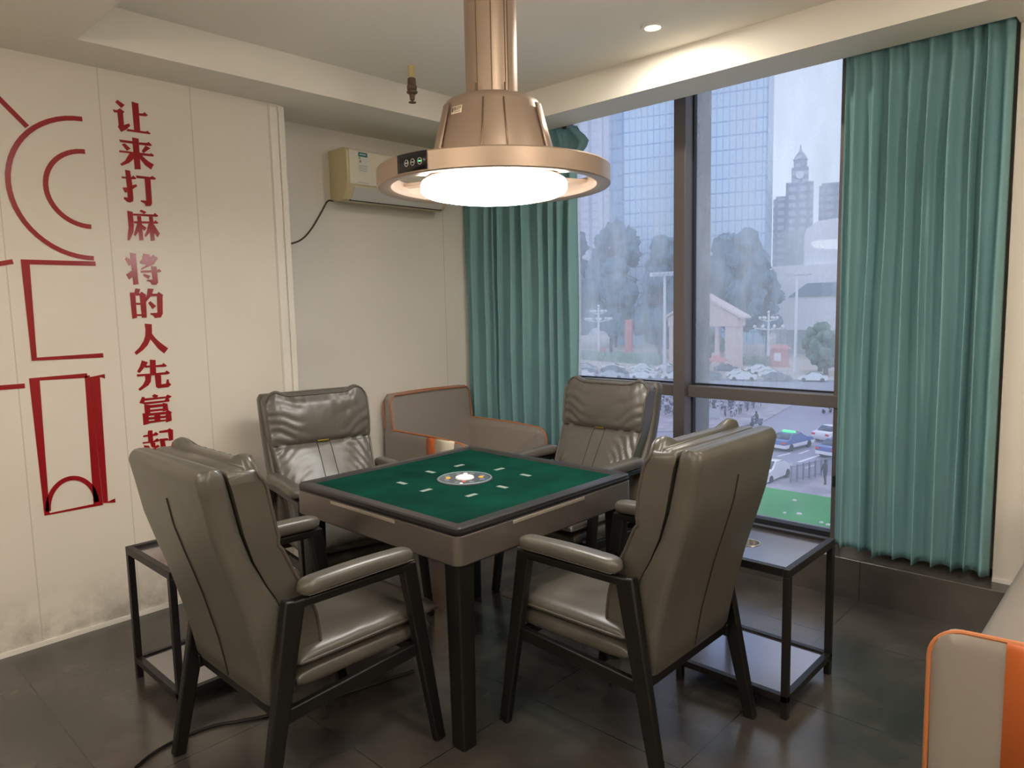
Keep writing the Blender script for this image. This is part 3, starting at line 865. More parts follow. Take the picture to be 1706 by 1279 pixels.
# ================================================================== curtains
def curtain(name, label, y0, y1, ztop, zbot, folds, amp, xc, seed, top_fn=None, hem=0.0, ear=0.0):
    rnd = random.Random(seed)
    ph = [rnd.uniform(-0.9, 0.9) for _ in range(24)]
    am = [rnd.uniform(0.60, 1.12) for _ in range(24)]
    wd = [rnd.uniform(0.50, 1.60) for _ in range(int(folds))]
    tot = sum(wd)
    cum = [0]
    for k in wd:
        cum.append(cum[-1] + k / tot)

    def fold_phase(s):
        for i in range(len(wd)):
            if s <= cum[i + 1] + 1e-9:
                return i + (s - cum[i]) / (cum[i + 1] - cum[i])
        return float(len(wd))

    def fn(u, v):
        s = u
        fpv = fold_phase(s)
        i = int(min(fpv, len(wd) - 1))
        zt = ztop if top_fn is None else top_fn(s)
        zb = zbot + hem * (0.5 + 0.5 * noise.noise(Vector((s * 5, seed, 0))))
        z = zt + (zb - zt) * v
        a = amp * am[i % 24] * (0.55 + 0.55 * smooth(0.0, 0.25, v) - 0.1 * smooth(0.7, 1.0, v))
        wob = 0.20 * math.sin(3.0 * v + ph[i % 24] * 3) * smooth(0.1, 0.6, v)
        th = 2 * PI * (fpv + wob * 0.35)
        w_ = 0.90 * math.sin(th) + 0.16 * math.sin(2 * th + 1.1)
        x = xc + a * w_ + 0.010 * noise.noise(Vector((s * 9, z * 1.8, seed)))
        y = y0 + (y1 - y0) * s - ear * smooth(0.82, 1.0, s) * math.exp(-((v - 0.045) / 0.028) ** 2) + 0.020 * math.sin(PI * v) * noise.noise(Vector((s * 4, v * 2.2, seed + 3))) * min(1.0, 5 * s) * min(1.0, 5 * (1 - s)) + 0.22 * amp * math.cos(th) * smooth(0, 0.2, v) * min(1.0, 6 * s) * min(1.0, 6 * (1 - s))
        # pinch pleats at the heading
        pin = math.exp(-((v - 0.02) / 0.035) ** 2)
        x -= 0.012 * pin * max(0.0, math.sin(2 * th)) 
        return (x, y, z)
    m_ = MB().grid(fn, int(folds) * 16, 70)
    o = m_.build(name, 'curtain', solid=0.0035, angle=180)
    return tag(o, label, 'curtain', 'teal curtains')


curtain('curtain', 'long teal curtain drawn to right side of window, hem on the dark step', 1.262, 0.582, 2.74, 0.209, 9, 0.046, 3.738, 3, hem=0.05)
curtain('curtain', 'long teal curtain bunched in the corner behind the grey armchair', 4.005, 2.925, 2.70, 0.212, 10, 0.052, 3.745, 11,
        top_fn=lambda s: 2.70 - 0.05 * smooth(0.72, 0.9, s), ear=0.10)
hk = MB().tube(spline([(3.742, 2.99, 2.66), (3.73, 2.985, 2.68), (3.74, 2.98, 2.71)]), 0.006, 8)
rail = thing('curtain_rail', 'white curtain rail hidden in the pocket above the window', 'curtain rail', (3.74, 2.3, 2.79))
MB().box(-0.012, 0.012, -1.71, 1.71, 0.035, 0.07).build('track', 'white_plastic', rail)
for y in (-1.65, -1.4, -1.2, 0.75, 1.0, 1.3, 1.6):
    MB().box(-0.004, 0.004, y - 0.008, y + 0.008, -0.045, 0.035).build('glider', 'white_plastic', rail)

# ================================================================== mahjong table
TX, TY = 2.003, 2.180
tb = thing('mahjong_table', 'square game table with green felt top, bronze apron and black legs', 'table', (TX, TY, 0))
H = 0.503
b = MB()
b.loft([rrect(-H + .004, H - .004, -H + .004, H - .004, 0.028, 0.655), rrect(-H, H, -H, H, 0.03, 0.66), rrect(-H, H, -H, H, 0.03, 0.756), rrect(-H + .003, H - .003, -H + .003, H - .003, 0.028, 0.758)])
b.build('apron', 'apron', tb)
b = MB()
b.loft([rrect(-H + .012, H - .012, -H + .012, H - .012, 0.02, 0.758), rrect(-H + .004, H - .004, -H + .004, H - .004, 0.024, 0.760), rrect(-H + .002, H - .002, -H + .002, H - .002, 0.024, 0.770), rrect(-H + .006, H - .006, -H + .006, H - .006, 0.022, 0.7735)])
b.build('black_edge', 'table_black', tb)
FE = 0.447
b = MB()
lo = [rrect(-H + .004, H - .004, -H + .004, H - .004, 0.022, 0.773), rrect(-H + .004, H - .004, -H + .004, H - .004, 0.022, 0.782),
      rrect(-H + .010, H - .010, -H + .010, H - .010, 0.018, 0.787), rrect(-FE - .012, FE + .012, -FE - .012, FE + .012, 0.008, 0.788), rrect(-FE, FE, -FE, FE, 0.004, 0.780), rrect(-FE, FE, -FE, FE, 0.004, 0.774)]
b.loft(lo, False, False)
b.build('rim', 'table_rim', tb, angle=25)
for sx, sy in ((1, 1), (-1, 1), (-1, -1), (1, -1)):
    MB().bar((sx * (FE + 0.004), sy * (FE + 0.004), 0.7882), (sx * (H - 0.014), sy * (H - 0.014), 0.7882), 0.0016, 0.0012, side=(sx, -sy, 0)).build('mitre_joint', 'seam', tb)
MB().box(-FE + .0005, FE - .0005, -FE + .0005, FE - .0005, 0.776, 0.7805).build('felt_top', 'felt', tb)
for ang in (0, 90, 180, 270):
    a = math.radians(ang)
    ca, sa = math.cos(a), math.sin(a)
    s0 = MB()
    s0.box(-H - 0.0022, -H + 0.002, -0.172, 0.238, 0.7425, 0.7545)
    s0.v = [Vector((p_.x * ca - p_.y * sa, p_.x * sa + p_.y * ca, p_.z)) for p_ in s0.v]
    s0.build('drawer_strip', 'apron_strip', tb, bevel=0.001)
for sx, sy in ((1, 1), (-1, 1), (-1, -1), (1, -1)):
    x, y = sx * 0.455, sy * 0.455
    b = MB()
    b.loft([rrect(x - .031, x + .031, y - .031, y + .031, 0.008, 0.0), rrect(x - .032, x + .032, y - .032, y + .032, 0.008, 0.012), rrect(x - .034, x + .034, y - .034, y + .034, 0.008, 0.35), rrect(x - .037, x + .037, y - .037, y + .037, 0.008, 0.656)])
    b.build('leg', 'black_wood', tb)
b = MB()
b.box(-0.40, 0.40, -0.40, 0.40, 0.60, 0.656)
b.build('machine_tray', 'table_black', tb, bevel=0.01)
for x, y, along in ((.163, .212, 'x'), (-.005, .218, 'y'), (-.212, .156, 'y'), (-.224, -.014, 'x'), (-.162, -.212, 'x'), (.004, -.218, 'y'), (.212, -.156, 'y'), (.224, .014, 'x')):
    lx, ly = (0.052, 0.022) if along == 'x' else (0.022, 0.052)
    MB().box(x - lx / 2, x + lx / 2, y - ly / 2, y + ly / 2, 0.7803, 0.7815).build('tile_slot', 'slot', tb)
con = MB().lathe([(0.118, 0.7804), (0.118, 0.785), (0.112, 0.7868), (0.001, 0.7868)], n=56, cap1=False).build('dice_console', 'console', tb)
MB().tube([(0.112 * math.cos(2 * PI * k / 48), 0.112 * math.sin(2 * PI * k / 48), 0.7868) for k in range(48)], 0.0018, 6, closed=True).build('console_ring', 'console_clear', con)
MB().lathe([(0.040, 0.7866), (0.038, 0.792), (0.03, 0.7955), (0.001, 0.7975)], n=36, cap1=False).build('dice_dome', 'white_plastic', con)
for x, y, m_, rx, ry in ((-.050, .050, 'orange_plastic', .011, .011), (.052, -.045, 'orange_plastic', .011, .011), (-.048, -.045, 'red_plastic', .009, .009), (.05, .05, 'white_plastic', .010, .006), (-.078, -.062, 'white_plastic', .007, .007)):
    MB().lathe([(rx, 0.7866), (rx * .9, 0.7895), (0.001, 0.79)], c=(x, y, 0), n=20, cap1=False).build('console_button', m_, con)
for k in range(8):
    a = k * PI / 4 + 0.39
    x, y = 0.080 * math.cos(a), 0.080 * math.sin(a)
    MB().tube([(x + 0.009 * math.cos(2 * PI * j / 14), y + 0.009 * math.sin(2 * PI * j / 14), 0.7869) for j in range(14)], 0.0008, 5, closed=True).build('console_mark', 'console_clear', con)

# ================================================================== armchairs round the table
S_REAR = [(.35, -.245), (.37, -.250), (.42, -.258), (.50, -.272), (.58, -.292), (.66, -.312), (.72, -.330), (.80, -.355), (.885, -.380), (.985, -.398), (1.055, -.412), (1.075, -.408), (1.083, -.395)]
S_FRONT = [(.35, -.165), (.37, -.155), (.42, -.150), (.50, -.155), (.58, -.170), (.66, -.198), (.72, -.232), (.80, -.270), (.885, -.297), (.985, -.318), (1.055, -.332), (1.075, -.338), (1.083, -.350)]
S_HALF = [(.35, .250), (.37, .256), (.55, .262), (.75, .266), (1.0, .268), (1.06, .268), (1.083, .258)]


def cushion_front(u, z):
    """x of the padded backrest face; u across (-1..1)"""
    base = lerp_table(S_FRONT, min(z, 1.06)) + 0.100 - 0.012 * smooth(1.03, 1.09, z)
    au = abs(u)
    if z > 0.835:
        bulge = 0.040 * math.sqrt(max(0.0, math.sin(PI * min(1, (z - 0.835) / 0.265) * 0.92 + 0.10)))
    else:
        bulge = 0.038 * math.sqrt(max(0.0, math.sin(PI * min(1, (0.835 - z) / 0.43) * 0.80 + 0.06)))
    dome = (1 - au ** 3.2)
    x = base - 0.012 + bulge * (0.25 + 0.75 * dome)
    # creases: diagonal folds that run in from the side seams
    wgt = smooth(0.22, 0.75, au) * (1 - smooth(0.93, 1.0, au))
    ph = 2.6 * noise.noise(Vector((u * 2.4 + 5, z * 6.5, 2.2))) + 58 * (z - 0.27 * (1 - au) * (1 if z < 0.835 else -0.35)) + 1.7 * math.sin(9 * z + 2.0 * u) + (0.9 if u > 0 else 0)
    rid = 1 - abs(math.sin(ph)) ** 0.7
    x -= 0.021 * wgt * rid * (0.55 + 0.6 * noise.noise(Vector((u * 2.2, z * 7, 1.5))))
    # vertical creases that hang from the top seam
    tw = smooth(0.93, 1.07, z) * (1 - smooth(0.75, 1, au))
    x -= 0.006 * tw * (1 - abs(math.sin(19 * u + 3 * noise.noise(Vector((u * 3, z * 5, 0))))) ** 0.6)
    x += 0.005 * noise.noise(Vector((u * 3.1, z * 8.0, 4.0)))
    # horizontal seam
    x -= 0.010 * math.exp(-((z - 0.835) / 0.012) ** 2)
    return x


C_HALF = [(.42, .222), (.60, .236), (.75, .250), (.90, .266), (1.05, .272), (1.09, .268)]


def ear_lift(u):
    au = abs(u)
    return 0.021 * math.exp(-((au - 0.80) / 0.14) ** 2) - 0.020 * smooth(0.90, 1.0, au)


def chair_cushion():
    N, R = 56, 64
    z0, z1 = 0.43, 1.074
    loops = []
    for j in range(R + 1):
        v = j / R
        lp = []
        z = z0 + (z1 - z0) * v
        hw = lerp_table(C_HALF, z)
        for i in range(N + 1):
            u = -1 + 2 * i / N
            u = math.sin(u * PI / 2)
            lift = ear_lift(u) * smooth(0.9, 1.0, v)
            xf = cushion_front(u, z)
            lp.append((xf, u * hw, z + lift))
        rear = lerp_table(S_FRONT, min(z, 1.06)) + 0.004
        for u in (1.0, 0.96, -0.96, -1.0):
            lift = ear_lift(u) * smooth(0.9, 1.0, v)
            lp.append((rear, u * (hw - 0.006), z + lift))
        loops.append(lp)
    # rounded top
    top = loops[-1]
    mx = sum(p_[0] for p_ in top) / len(top)
    for k, (fx, dz) in enumerate(((0.86, 0.009), (0.5, 0.012), (0.08, 0.008))):
        lp = []
        for (x, y, z) in top:
            xm = (lerp_table(S_FRONT, 1.06) + 0.004 + cushion_front(0, 1.07)) / 2
            lp.append((xm + (x - xm) * fx, y * (1 - 0.012 * (k + 1)), z + dz))
        loops.append(lp)
    return MB().loft(loops)


def make_chair():
    t_ = thing('armchair', '', 'chair')
    b_ = MB()
    zz = [.35, .358, .37, .42, .46, .50, .54, .58, .62, .66, .69, .72, .76, .80, .84, .885, .93, .985, 1.02, 1.055, 1.068, 1.077, 1.083]
    loops = []
    for z in zz:
        xr, xf, hw = lerp_table(S_REAR, z), lerp_table(S_FRONT, z), lerp_table(S_HALF, z)
        if z < 0.365:
            xr, xf, hw = xr + .004, xf - .004, hw - .004
        loops.append(rrect(xr, xf, -hw, hw, 0.030, z, n=6))
    b_.loft(loops)
    b_.build('shell', 'leather', t_, angle=60)
    MB().tube([(lerp_table(S_REAR, z) - 0.0008, 0.0, z) for z in [0.37 + 0.02 * k for k in range(31)]], 0.0030, 6).build('back_seam', 'seam', t_)
    cu = chair_cushion().build('back_cushion', 'leather', t_, angle=70)
    # piping round the face of the cushion
    pp = []
    LF = lambda u, z: ear_lift(u) * smooth(1.0096, 1.074, z)
    zs_ = [0.44 + (1.074 - 0.44) * k / 44 for k in range(45)]
    for z in zs_:
        pp.append((cushion_front(-1, z) + 0.002, -lerp_table(C_HALF, z), z + LF(1, z)))
    for k in range(1, 24):
        u = -1 + 2 * k / 24
        pp.append((cushion_front(u, 1.074) - 0.001, u * lerp_table(C_HALF, 1.074), 1.076 + LF(u, 1.074)))
    for z in zs_[::-1]:
        pp.append((cushion_front(1, z) + 0.002, lerp_table(C_HALF, z), z + LF(1, z)))
    MB().tube(pp, 0.0052, 8).build('piping', 'leather_dark', cu)
    MB().tube([(cushion_front(u, 0.835) + 0.0012, u * lerp_table(C_HALF, 0.835), 0.835) for u in [-0.98 + 1.96 * k / 40 for k in range(41)]], 0.0022, 6).build('cushion_seam', 'seam', cu)
    for s in (-1, 1):
        MB().tube([(cushion_front(s * (0.135 + 0.05 * (0.835 - z)), z) + 0.0008, s * (0.135 + 0.05 * (0.835 - z)) * lerp_table(C_HALF, z), z) for z in [0.52 + 0.0105 * k for k in range(31)]], 0.0018, 6).build('cushion_seam', 'seam', cu)
    o = MB().bar((cushion_front(0, 0.838) + 0.004, -0.030, 0.838), (cushion_front(0, 0.838) + 0.004, 0.030, 0.838), 0.006, 0.008, side=(1, 0, 0)).build('gold_clip', 'gold', cu, bevel=0.001)
    o['label'] = 'small gold clip'
    # seat
    sc = MB().pillow(0.125, 0, 0.452, 0.545, 0.520, 0.040, 0.024, n=30, p=7, q=2.4, wob=0.10).build('seat_cushion', 'leather', t_, angle=75)
    MB().tube([(p_[0], p_[1], 0.452) for p_ in rrect(-0.147, 0.397, -0.260, 0.260, 0.012, 0, 3)], 0.0045, 6, closed=True).build('piping', 'leather_dark', sc)
    MB().pillow(0.105, 0, 0.392, 0.520, 0.500, 0.036, 0.034, n=24, p=9, q=3.2, wob=0.06).build('seat_base', 'leather', t_, angle=75)
    fr = MB()
    for s in (-1, 1):
        fr.bar((-0.235, s * 0.272, 0.318), (0.290, s * 0.279, 0.352), 0.024, 0.044, side=(0, 1, 0))
    fr.bar((0.285, -0.262, 0.342), (0.285, 0.262, 0.342), 0.024, 0.040, side=(1, 0, 0))
    fr.bar((-0.215, -0.262, 0.325), (-0.215, 0.262, 0.325), 0.024, 0.040, side=(1, 0, 0))
    fr.build('seat_rail', 'black_wood', t_, bevel=0.004, merge=False)
    for s in (-1, 1):
        ya, yb = s * 0.286, s * 0.302
        MB().bar((0.243, ya, 0.660), (0.345, yb, 0.0), 0.034, 0.058, 0.030, 0.040, side=(0, 1, 0)).build('leg', 'black_wood', t_, bevel=0.006)
        MB().bar((-0.172, ya, 0.668), (-0.310, yb, 0.0), 0.034, 0.066, 0.030, 0.042, side=(0, 1, 0)).build('leg', 'black_wood', t_, bevel=0.006)
        MB().bar((-0.200, ya, 0.655), (0.268, ya, 0.650), 0.034, 0.028, side=(0, 1, 0)).build('arm_rail', 'black_wood', t_, bevel=0.006)
        # padded armrest: rounded bar with a crown
        lp = []
        n = 26
        for k in range(n + 1):
            u = k / n
            x = -0.158 + 0.425 * u
            e = min(1.0, max(0.0, min(u, 1 - u) * n / 3.2))
            e = math.sqrt(max(0.0, 1 - (1 - e) ** 2))
            hw = 0.006 + 0.029 * e
            hh = 0.006 + 0.021 * e
            zc = 0.690 + 0.006 * math.sin(PI * u) + 0.004 * (1 - u)
            lp.append([(x, ya + hw * math.copysign(abs(math.cos(q_)) ** 0.65, math.cos(q_)), zc + hh * math.copysign(abs(math.sin(q_)) ** 0.75, math.sin(q_))) for q_ in [2 * PI * j / 20 for j in range(20)]])
        ar = MB().loft(lp).build('armrest', 'leather', t_, angle=60)
        MB().tube([(-0.14 + 0.39 * k / 12, ya + s * 0.0345, 0.680) for k in range(13)], 0.0014, 6).build('arm_seam', 'leather_dark', ar)
    return t_


CG = 'taupe leather armchairs round the game table'
ch0 = make_chair()
ch0['label'] = 'leather armchair at left front of table, its back to the viewer, beside the red lettering'
ch0['group'] = CG
ch0.location = (1.172, 2.125, 0)
dup(ch0, (2.050, 1.375, 0), PI / 2, 'leather armchair at right front of table, seen from behind, hiding part of the side table', CG)
dup(ch0, (1.925, 3.02, 0), math.radians(-101), 'leather armchair facing us behind the table left corner, in front of white wall', CG)
dup(ch0, (2.92, 2.285, 0), PI, 'leather armchair facing us behind the table, in front of window mullion', CG)

# ================================================================== side tables
def side_table(label, loc, rot):
    t_ = thing('side_table', label, 'side table', loc, rot, 'black metal side tables')
    a = 0.225
    z1 = 0.56
    for sx, sy in ((1, 1), (-1, 1), (-1, -1), (1, -1)):
        x, y = sx * (a - .0125), sy * (a - .0125)
        MB().box(x - .0125, x + .0125, y - .0125, y + .0125, 0, z1 - .03).build('leg', 'black_metal', t_, bevel=0.002)
    for zb, zt_, nm_ in ((z1 - .03, z1, 'top_frame'), (0.062, 0.088, 'shelf_frame')):
        f = MB()
        for s in (-1, 1):
            f.box(-a, a, s * a - (0.025 if s > 0 else 0), s * a + (0 if s > 0 else 0.025), zb, zt_)
            f.box(s * a - (0.025 if s > 0 else 0), s * a + (0 if s > 0 else 0.025), -a + .025, a - .025, zb, zt_)
        f.build(nm_, 'black_metal', t_, bevel=0.002, merge=False)
    # tray with a round cup hole
    hx, hy, hr = 0.0, 0.03, 0.040
    i = a - .024
    m_ = MB()
    n = 48
    inner = [(hx + hr * math.cos(2 * PI * k / n), hy + hr * math.sin(2 * PI * k / n)) for k in range(n)]
    outer = []
    for k in range(n):
        c_, s_ = math.cos(2 * PI * k / n), math.sin(2 * PI * k / n)
        k_ = 1e9
        for d_, lim0, lim1, o_ in ((c_, -i, i, hx), (s_, -i, i, hy)):
            if abs(d_) > 1e-6:
                k_ = min(k_, ((lim1 if d_ > 0 else lim0) - o_) / d_)
        outer.append((hx + k_ * c_, hy + k_ * s_))
    for zc, flip in ((0.546, False), (0.538, True)):
        m_.add([(x, y, zc) for x, y in outer] + [(x, y, zc) for x, y in inner],
               [(k, (k + 1) % n, n + (k + 1) % n, n + k) for k in range(n)])
    for cx_, cy_ in ((i, i), (-i, i), (-i, -i), (i, -i)):
        # corner filler triangles
        best = sorted(range(n), key=lambda k: (outer[k][0] - cx_) ** 2 + (outer[k][1] - cy_) ** 2)[:2]
        m_.add([(cx_, cy_, 0.546), (outer[best[0]][0], outer[best[0]][1], 0.546), (outer[best[1]][0], outer[best[1]][1], 0.546)], [(0, 1, 2)])
    m_.build('tray_board', 'black_top', t_)
    MB().lathe([(0.046, 0.5462), (0.045, 0.549), (0.040, 0.549), (0.038, 0.545), (0.037, 0.480), (0.001, 0.478)], c=(hx, hy, 0), n=40, cap0=False, cap1=False).build('cup_holder', 'steel', t_)
    MB().box(-a + .024, a - .024, -a + .024, a - .024, 0.066, 0.080).build('lower_shelf', 'black_top', t_)
    return t_


side_table('black side table by the window with steel cup hole, behind right front chair', (2.637, 1.182, 0), 0)
side_table('black side table against white wall, half behind the left front chair', (1.183, 2.882, 0), PI / 2)

# ================================================================== sofas
def tub_sofa(name, label, W, D, arm_h, back_h, seat_h, arm_t, back_t, loc, rot, cream_first, stripes):
    """single seat sofa; faces local -y, back along +y, W wide in x"""
    t_ = thing(name, label, 'sofa', loc, rot, 'grey leather sofas with orange trim')
    x0, x1 = -W / 2, W / 2

    def slab(pts, axis, th, r=0.06):
        return None
    # arms: rounded slabs with front corner
    for s in (-1, 1):
        xa = x0 if s < 0 else x1 - arm_t
        prof_ = []
        r = 0.085
        yf, yb = -D / 2, D / 2 - 0.01
        outline = [(yb, 0.09), (yf + 0.012, 0.09)]
        for k in range(9):
            a = PI + (-PI / 2) * k / 8
            outline.append((yf + r + r * math.cos(a), arm_h - 0.012 - r + r * math.sin(a)))
        outline.append((yf + 0.3, arm_h))
        outline.append((yb, arm_h))
        inn, sg = (xa + arm_t, -1) if s < 0 else (xa, 1)        # inner edge, direction outwards
        # the outer face swells a little inside its piped edge
        steps = ((0.0, 0.046), (0.012, 0.030), (0.03, 0.016), (arm_t - 0.006, 0.002), (arm_t, 0.005), (arm_t + 0.006, 0.022), (arm_t + 0.009, 0.05))
        loops = [[(inn + sg * dx, max(y, yf + k_), min(z, arm_h - k_)) for y, z in outline] for dx, k_ in steps]
        ao = MB().loft(loops).build('arm', 'sofa_grey', t_, angle=50)
        MB().tube([(inn + sg * (arm_t - 0.002), y, z) for y, z in [(yf + 0.001, 0.12)] + outline[2:-1] + [(yb - 0.02, arm_h + 0.001)]], 0.0062, 8).build('piping', 'piping_orange', ao)
        for (ya_, yb_, mt) in stripes:
            # a leather stripe let into the outer face, up to the piping
            pr_ = [(arm_t + .0112, 0.10), (arm_t + .0112, arm_h - .050), (arm_t + .0082, arm_h - .022), (arm_t + .0022, arm_h - .005)]
            MB().grid(lambda u, v: (inn + sg * pr_[round(u * 3)][0], yf + ya_ + (yb_ - ya_) * v, pr_[round(u * 3)][1]), 3, 1).build('stripe', mt, ao, solid=0.002, angle=60)
    # back
    b_ = MB()
    lean = 0.05
    lo_ = []
    for z, y_ in ((0.10, D / 2 - back_t), (0.5, D / 2 - back_t), (back_h - 0.03, D / 2 - back_t + lean), (back_h, D / 2 - back_t + lean + .02)):
        w_ = W / 2 + 0.006
        lo_.append(rrect(-w_ if z < back_h else -w_ + .02, w_ if z < back_h else w_ - .02, y_, D / 2 - (0 if z < back_h else 0.02), 0.03, z))
    bo = b_.loft(lo_).build('back', 'sofa_grey', t_, bevel=0.01)
    for yy in (-0.004, 0.004 + back_t - lean):
        pts = []
        for z in (arm_h + 0.01, arm_h + 0.1, back_h - 0.05):
            y_ = D / 2 - back_t + lean * max(0, (z - 0.5)) / (back_h - 0.53)
            pts.append((-W / 2 - 0.003, min(y_ + yy + 0.01, D / 2 - 0.004), z))
        pts.append((-W / 2 + 0.03, min(D / 2 - back_t + lean + yy, D / 2 - 0.004), back_h - 0.004))
        pts2 = [(-p_[0], p_[1], p_[2]) for p_ in pts[::-1]]
        MB().tube(pts + [(0, pts[-1][1], back_h + 0.002)] + pts2, 0.0045, 8).build('piping', 'piping_orange', bo)
    MB().box(x0 + arm_t, x1 - arm_t, -D / 2 + 0.03, D / 2 - back_t, 0.10, seat_h - 0.13).build('base', 'sofa_grey', t_, bevel=0.015)
    MB().pillow(0, (-D / 2 + 0.02 + D / 2 - back_t) / 2, seat_h - 0.075, W - 2 * arm_t - 0.004, D - back_t - 0.01, 0.075, 0.06, n=24, p=10, q=3.5).build('seat_cushion', 'sofa_grey', t_, angle=75)
    for sx in (-1, 1):
        for sy in (-1, 1):
            MB().lathe([(0.022, 0.0), (0.028, 0.10)], c=(sx * (W / 2 - .06), sy * (D / 2 - .07), 0), n=16).build('foot', 'black_wood', t_)
    return t_


tub_sofa('armchair_sofa', 'grey leather tub sofa with orange piping in the corner under air conditioner', 0.735, 0.84, 0.685, 0.925, 0.44, 0.055, 0.13, (3.280, 3.550, 0), 0, True,
         ((0.30, 0.385, 'sofa_orange'), (0.12, 0.299, 'sofa_cream')))
tub_sofa('armchair_sofa', 'grey leather sofa with broad orange stripe at lower right edge of view', 1.60, 0.86, 0.680, 0.90, 0.475, 0.055, 0.15, (2.80, 0.0, 0), PI, False,
         ((0.165, 0.33, 'sofa_orange'), (0.331, 0.42, 'sofa_cream')))

# ================================================================== outside the window
GZ = -11.5
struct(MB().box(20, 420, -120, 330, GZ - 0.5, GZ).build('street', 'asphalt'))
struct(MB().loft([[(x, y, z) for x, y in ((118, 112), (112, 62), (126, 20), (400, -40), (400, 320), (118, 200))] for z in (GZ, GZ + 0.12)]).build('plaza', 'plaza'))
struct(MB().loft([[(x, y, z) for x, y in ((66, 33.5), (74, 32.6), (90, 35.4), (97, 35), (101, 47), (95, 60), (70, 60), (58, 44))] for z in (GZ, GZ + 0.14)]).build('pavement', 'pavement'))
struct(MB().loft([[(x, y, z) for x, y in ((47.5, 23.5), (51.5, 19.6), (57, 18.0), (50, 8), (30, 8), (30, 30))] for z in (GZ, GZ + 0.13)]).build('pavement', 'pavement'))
led = MB().box(4.30, 5.16, -1.2, 4.6, -0.02, 0.10).build('ledge', 'turf', bevel=0.006)
struct(led)
struct(MB().box(4.21, 5.18, -1.2, 4.6, -1.2, -0.02).build('ledge', 'hall_grey'))
struct(MB().box(4.13, 4.21, -1.2, 4.6, -1.2, 0.09).build('ledge', 'gasket'))
for k, (x, y, s) in enumerate(((4.92, 1.93, .016), (4.62, 1.78, .02), (4.52, 1.60, .014), (4.50, 1.55, .018), (4.58, 1.86, .012))):
    tag(MB().lathe([(s, 0.1), (s * .8, 0.106), (0.001, 0.108)], c=(x, y, 0), n=7).build('paper_scrap', 'post_white'), 'tiny white scrap lying on the bright green ledge outside', 'litter', 'scraps on the green ledge')
# road paint
rp = MB()
for (ax, ay), (bx, by), w_ in (((57.0, 22.1), (61.1, 21.7), .28), ((60.2, 23.3), (62.2, 23.2), .2), ((55.2, 20.9), (56.9, 20.7), .2), ((58.2, 24.3), (60.0, 24.0), .2), ((57.2, 23.7), (56.0, 22.9), .2), ((53.0, 22.5), (51.5, 22.6), .2), ((64.5, 21.5), (68.5, 21.0), .2), ((72, 20.8), (78, 20.2), .2)):
    rp.bar((ax, ay, GZ + 0.012), (bx, by, GZ + 0.012), w_, 0.02, side=(-(by - ay), bx - ax, 0))
struct(rp.build('road_marking', 'road_paint', merge=False))


# ---- towers and buildings
def block(name, label, cat, cx, cy, w_, d_, h_, yaw, mat, side=None, roof=True, group=None):
    """w_ across the view, d_ along it; yaw in degrees; base on the street"""
    t_ = thing(name, label, cat, (cx, cy, GZ), math.radians(yaw), group)
    MB().box(-d_ / 2, d_ / 2, -w_ / 2, w_ / 2, 0, h_).build('facade', mat, t_)
    if side:
        MB().box(-d_ / 2 - 0.4, d_ / 2, w_ / 2, w_ / 2 + side[0], 0, h_).build('side_bay', side[1], t_)
        MB().box(-d_ / 2 - 0.2, d_ / 2, -w_ / 2 - side[2], -w_ / 2, 0, h_).build('side_bay', side[1], t_)
    if roof:
        MB().box(-d_ / 2 + 1, d_ / 2 - 1, -w_ / 2 + 1, w_ / 2 - 1, h_, h_ + 1.2).build('roof_parapet', 'hall_grey', t_)
    return t_


block('glass_tower', 'tall blue glass office tower with gridded facade rising out of view', 'tower', 218.9, 119.3, 43.0, 36, 150, 21, 'tower', side=(4.5, 'tower_side', 0.4))
block('apartment_tower', 'pale striped high rise at left edge of the window view', 'tower', 262, 206, 24, 22, 160, 32, 'slab_block')
block('apartment_tower', 'pale slab high rise behind the blue glass tower', 'tower', 330, 236, 30, 22, 170, 30, 'slab_block')

hall = thing('exhibition_hall', 'large white rounded hall with a blue glass band behind the portico', 'hall', (176, 0, GZ))
outline = [(68.5, 0.0), (68.5, 27.0), (67.6, 30.2), (65.0, 31.8), (40.0, 33.6), (20.0, 33.6), (20.0, 0.0)]
MB().loft([[(x, y, z) for y, z in outline] for x in (0, 30)]).build('cladding', 'hall_white', hall, angle=30)
MB().box(-1.2, 6, 20, 77.0, 5.0, 21.6).build('lower_wing', 'hall_white', hall)
cv = MB()
cv.loft([[(3 + 4.2 * math.cos(a), 70.5 + 3.6 * math.sin(a), z) for a in [2 * PI * k / 24 for k in range(24)]] for z in (21.6, 30.0)])
cv.build('round_bay', 'hall_grey', hall)
MB().loft([[(x, y, z) for y, z in ((66.0, 14.0), (71.0, 14.0), (66.5, 17.2), (45.0, 17.2), (45.0, 14.0))] for x in (-1.6, 0.5)]).build('glass_band', 'hall_band', hall)
MB().box(-2.5, 0.5, 30, 73.5, 0, 6.0).build('podium', 'hall_grey', hall)
for k in range(6):
    MB().box(-5.0 - 0, -2.5, 60 - 3 * k, 61.0 - 3 * k, 0, 5.0).build('podium_pier', 'hall_white', hall)
st = MB()
for k in range(9):
    st.box(-9.0 + k * 0.7, -2.5, 55.0, 60.0, k * 0.55, k * 0.55 + 0.55)
st.build('stair', 'hall_grey', hall, merge=False)

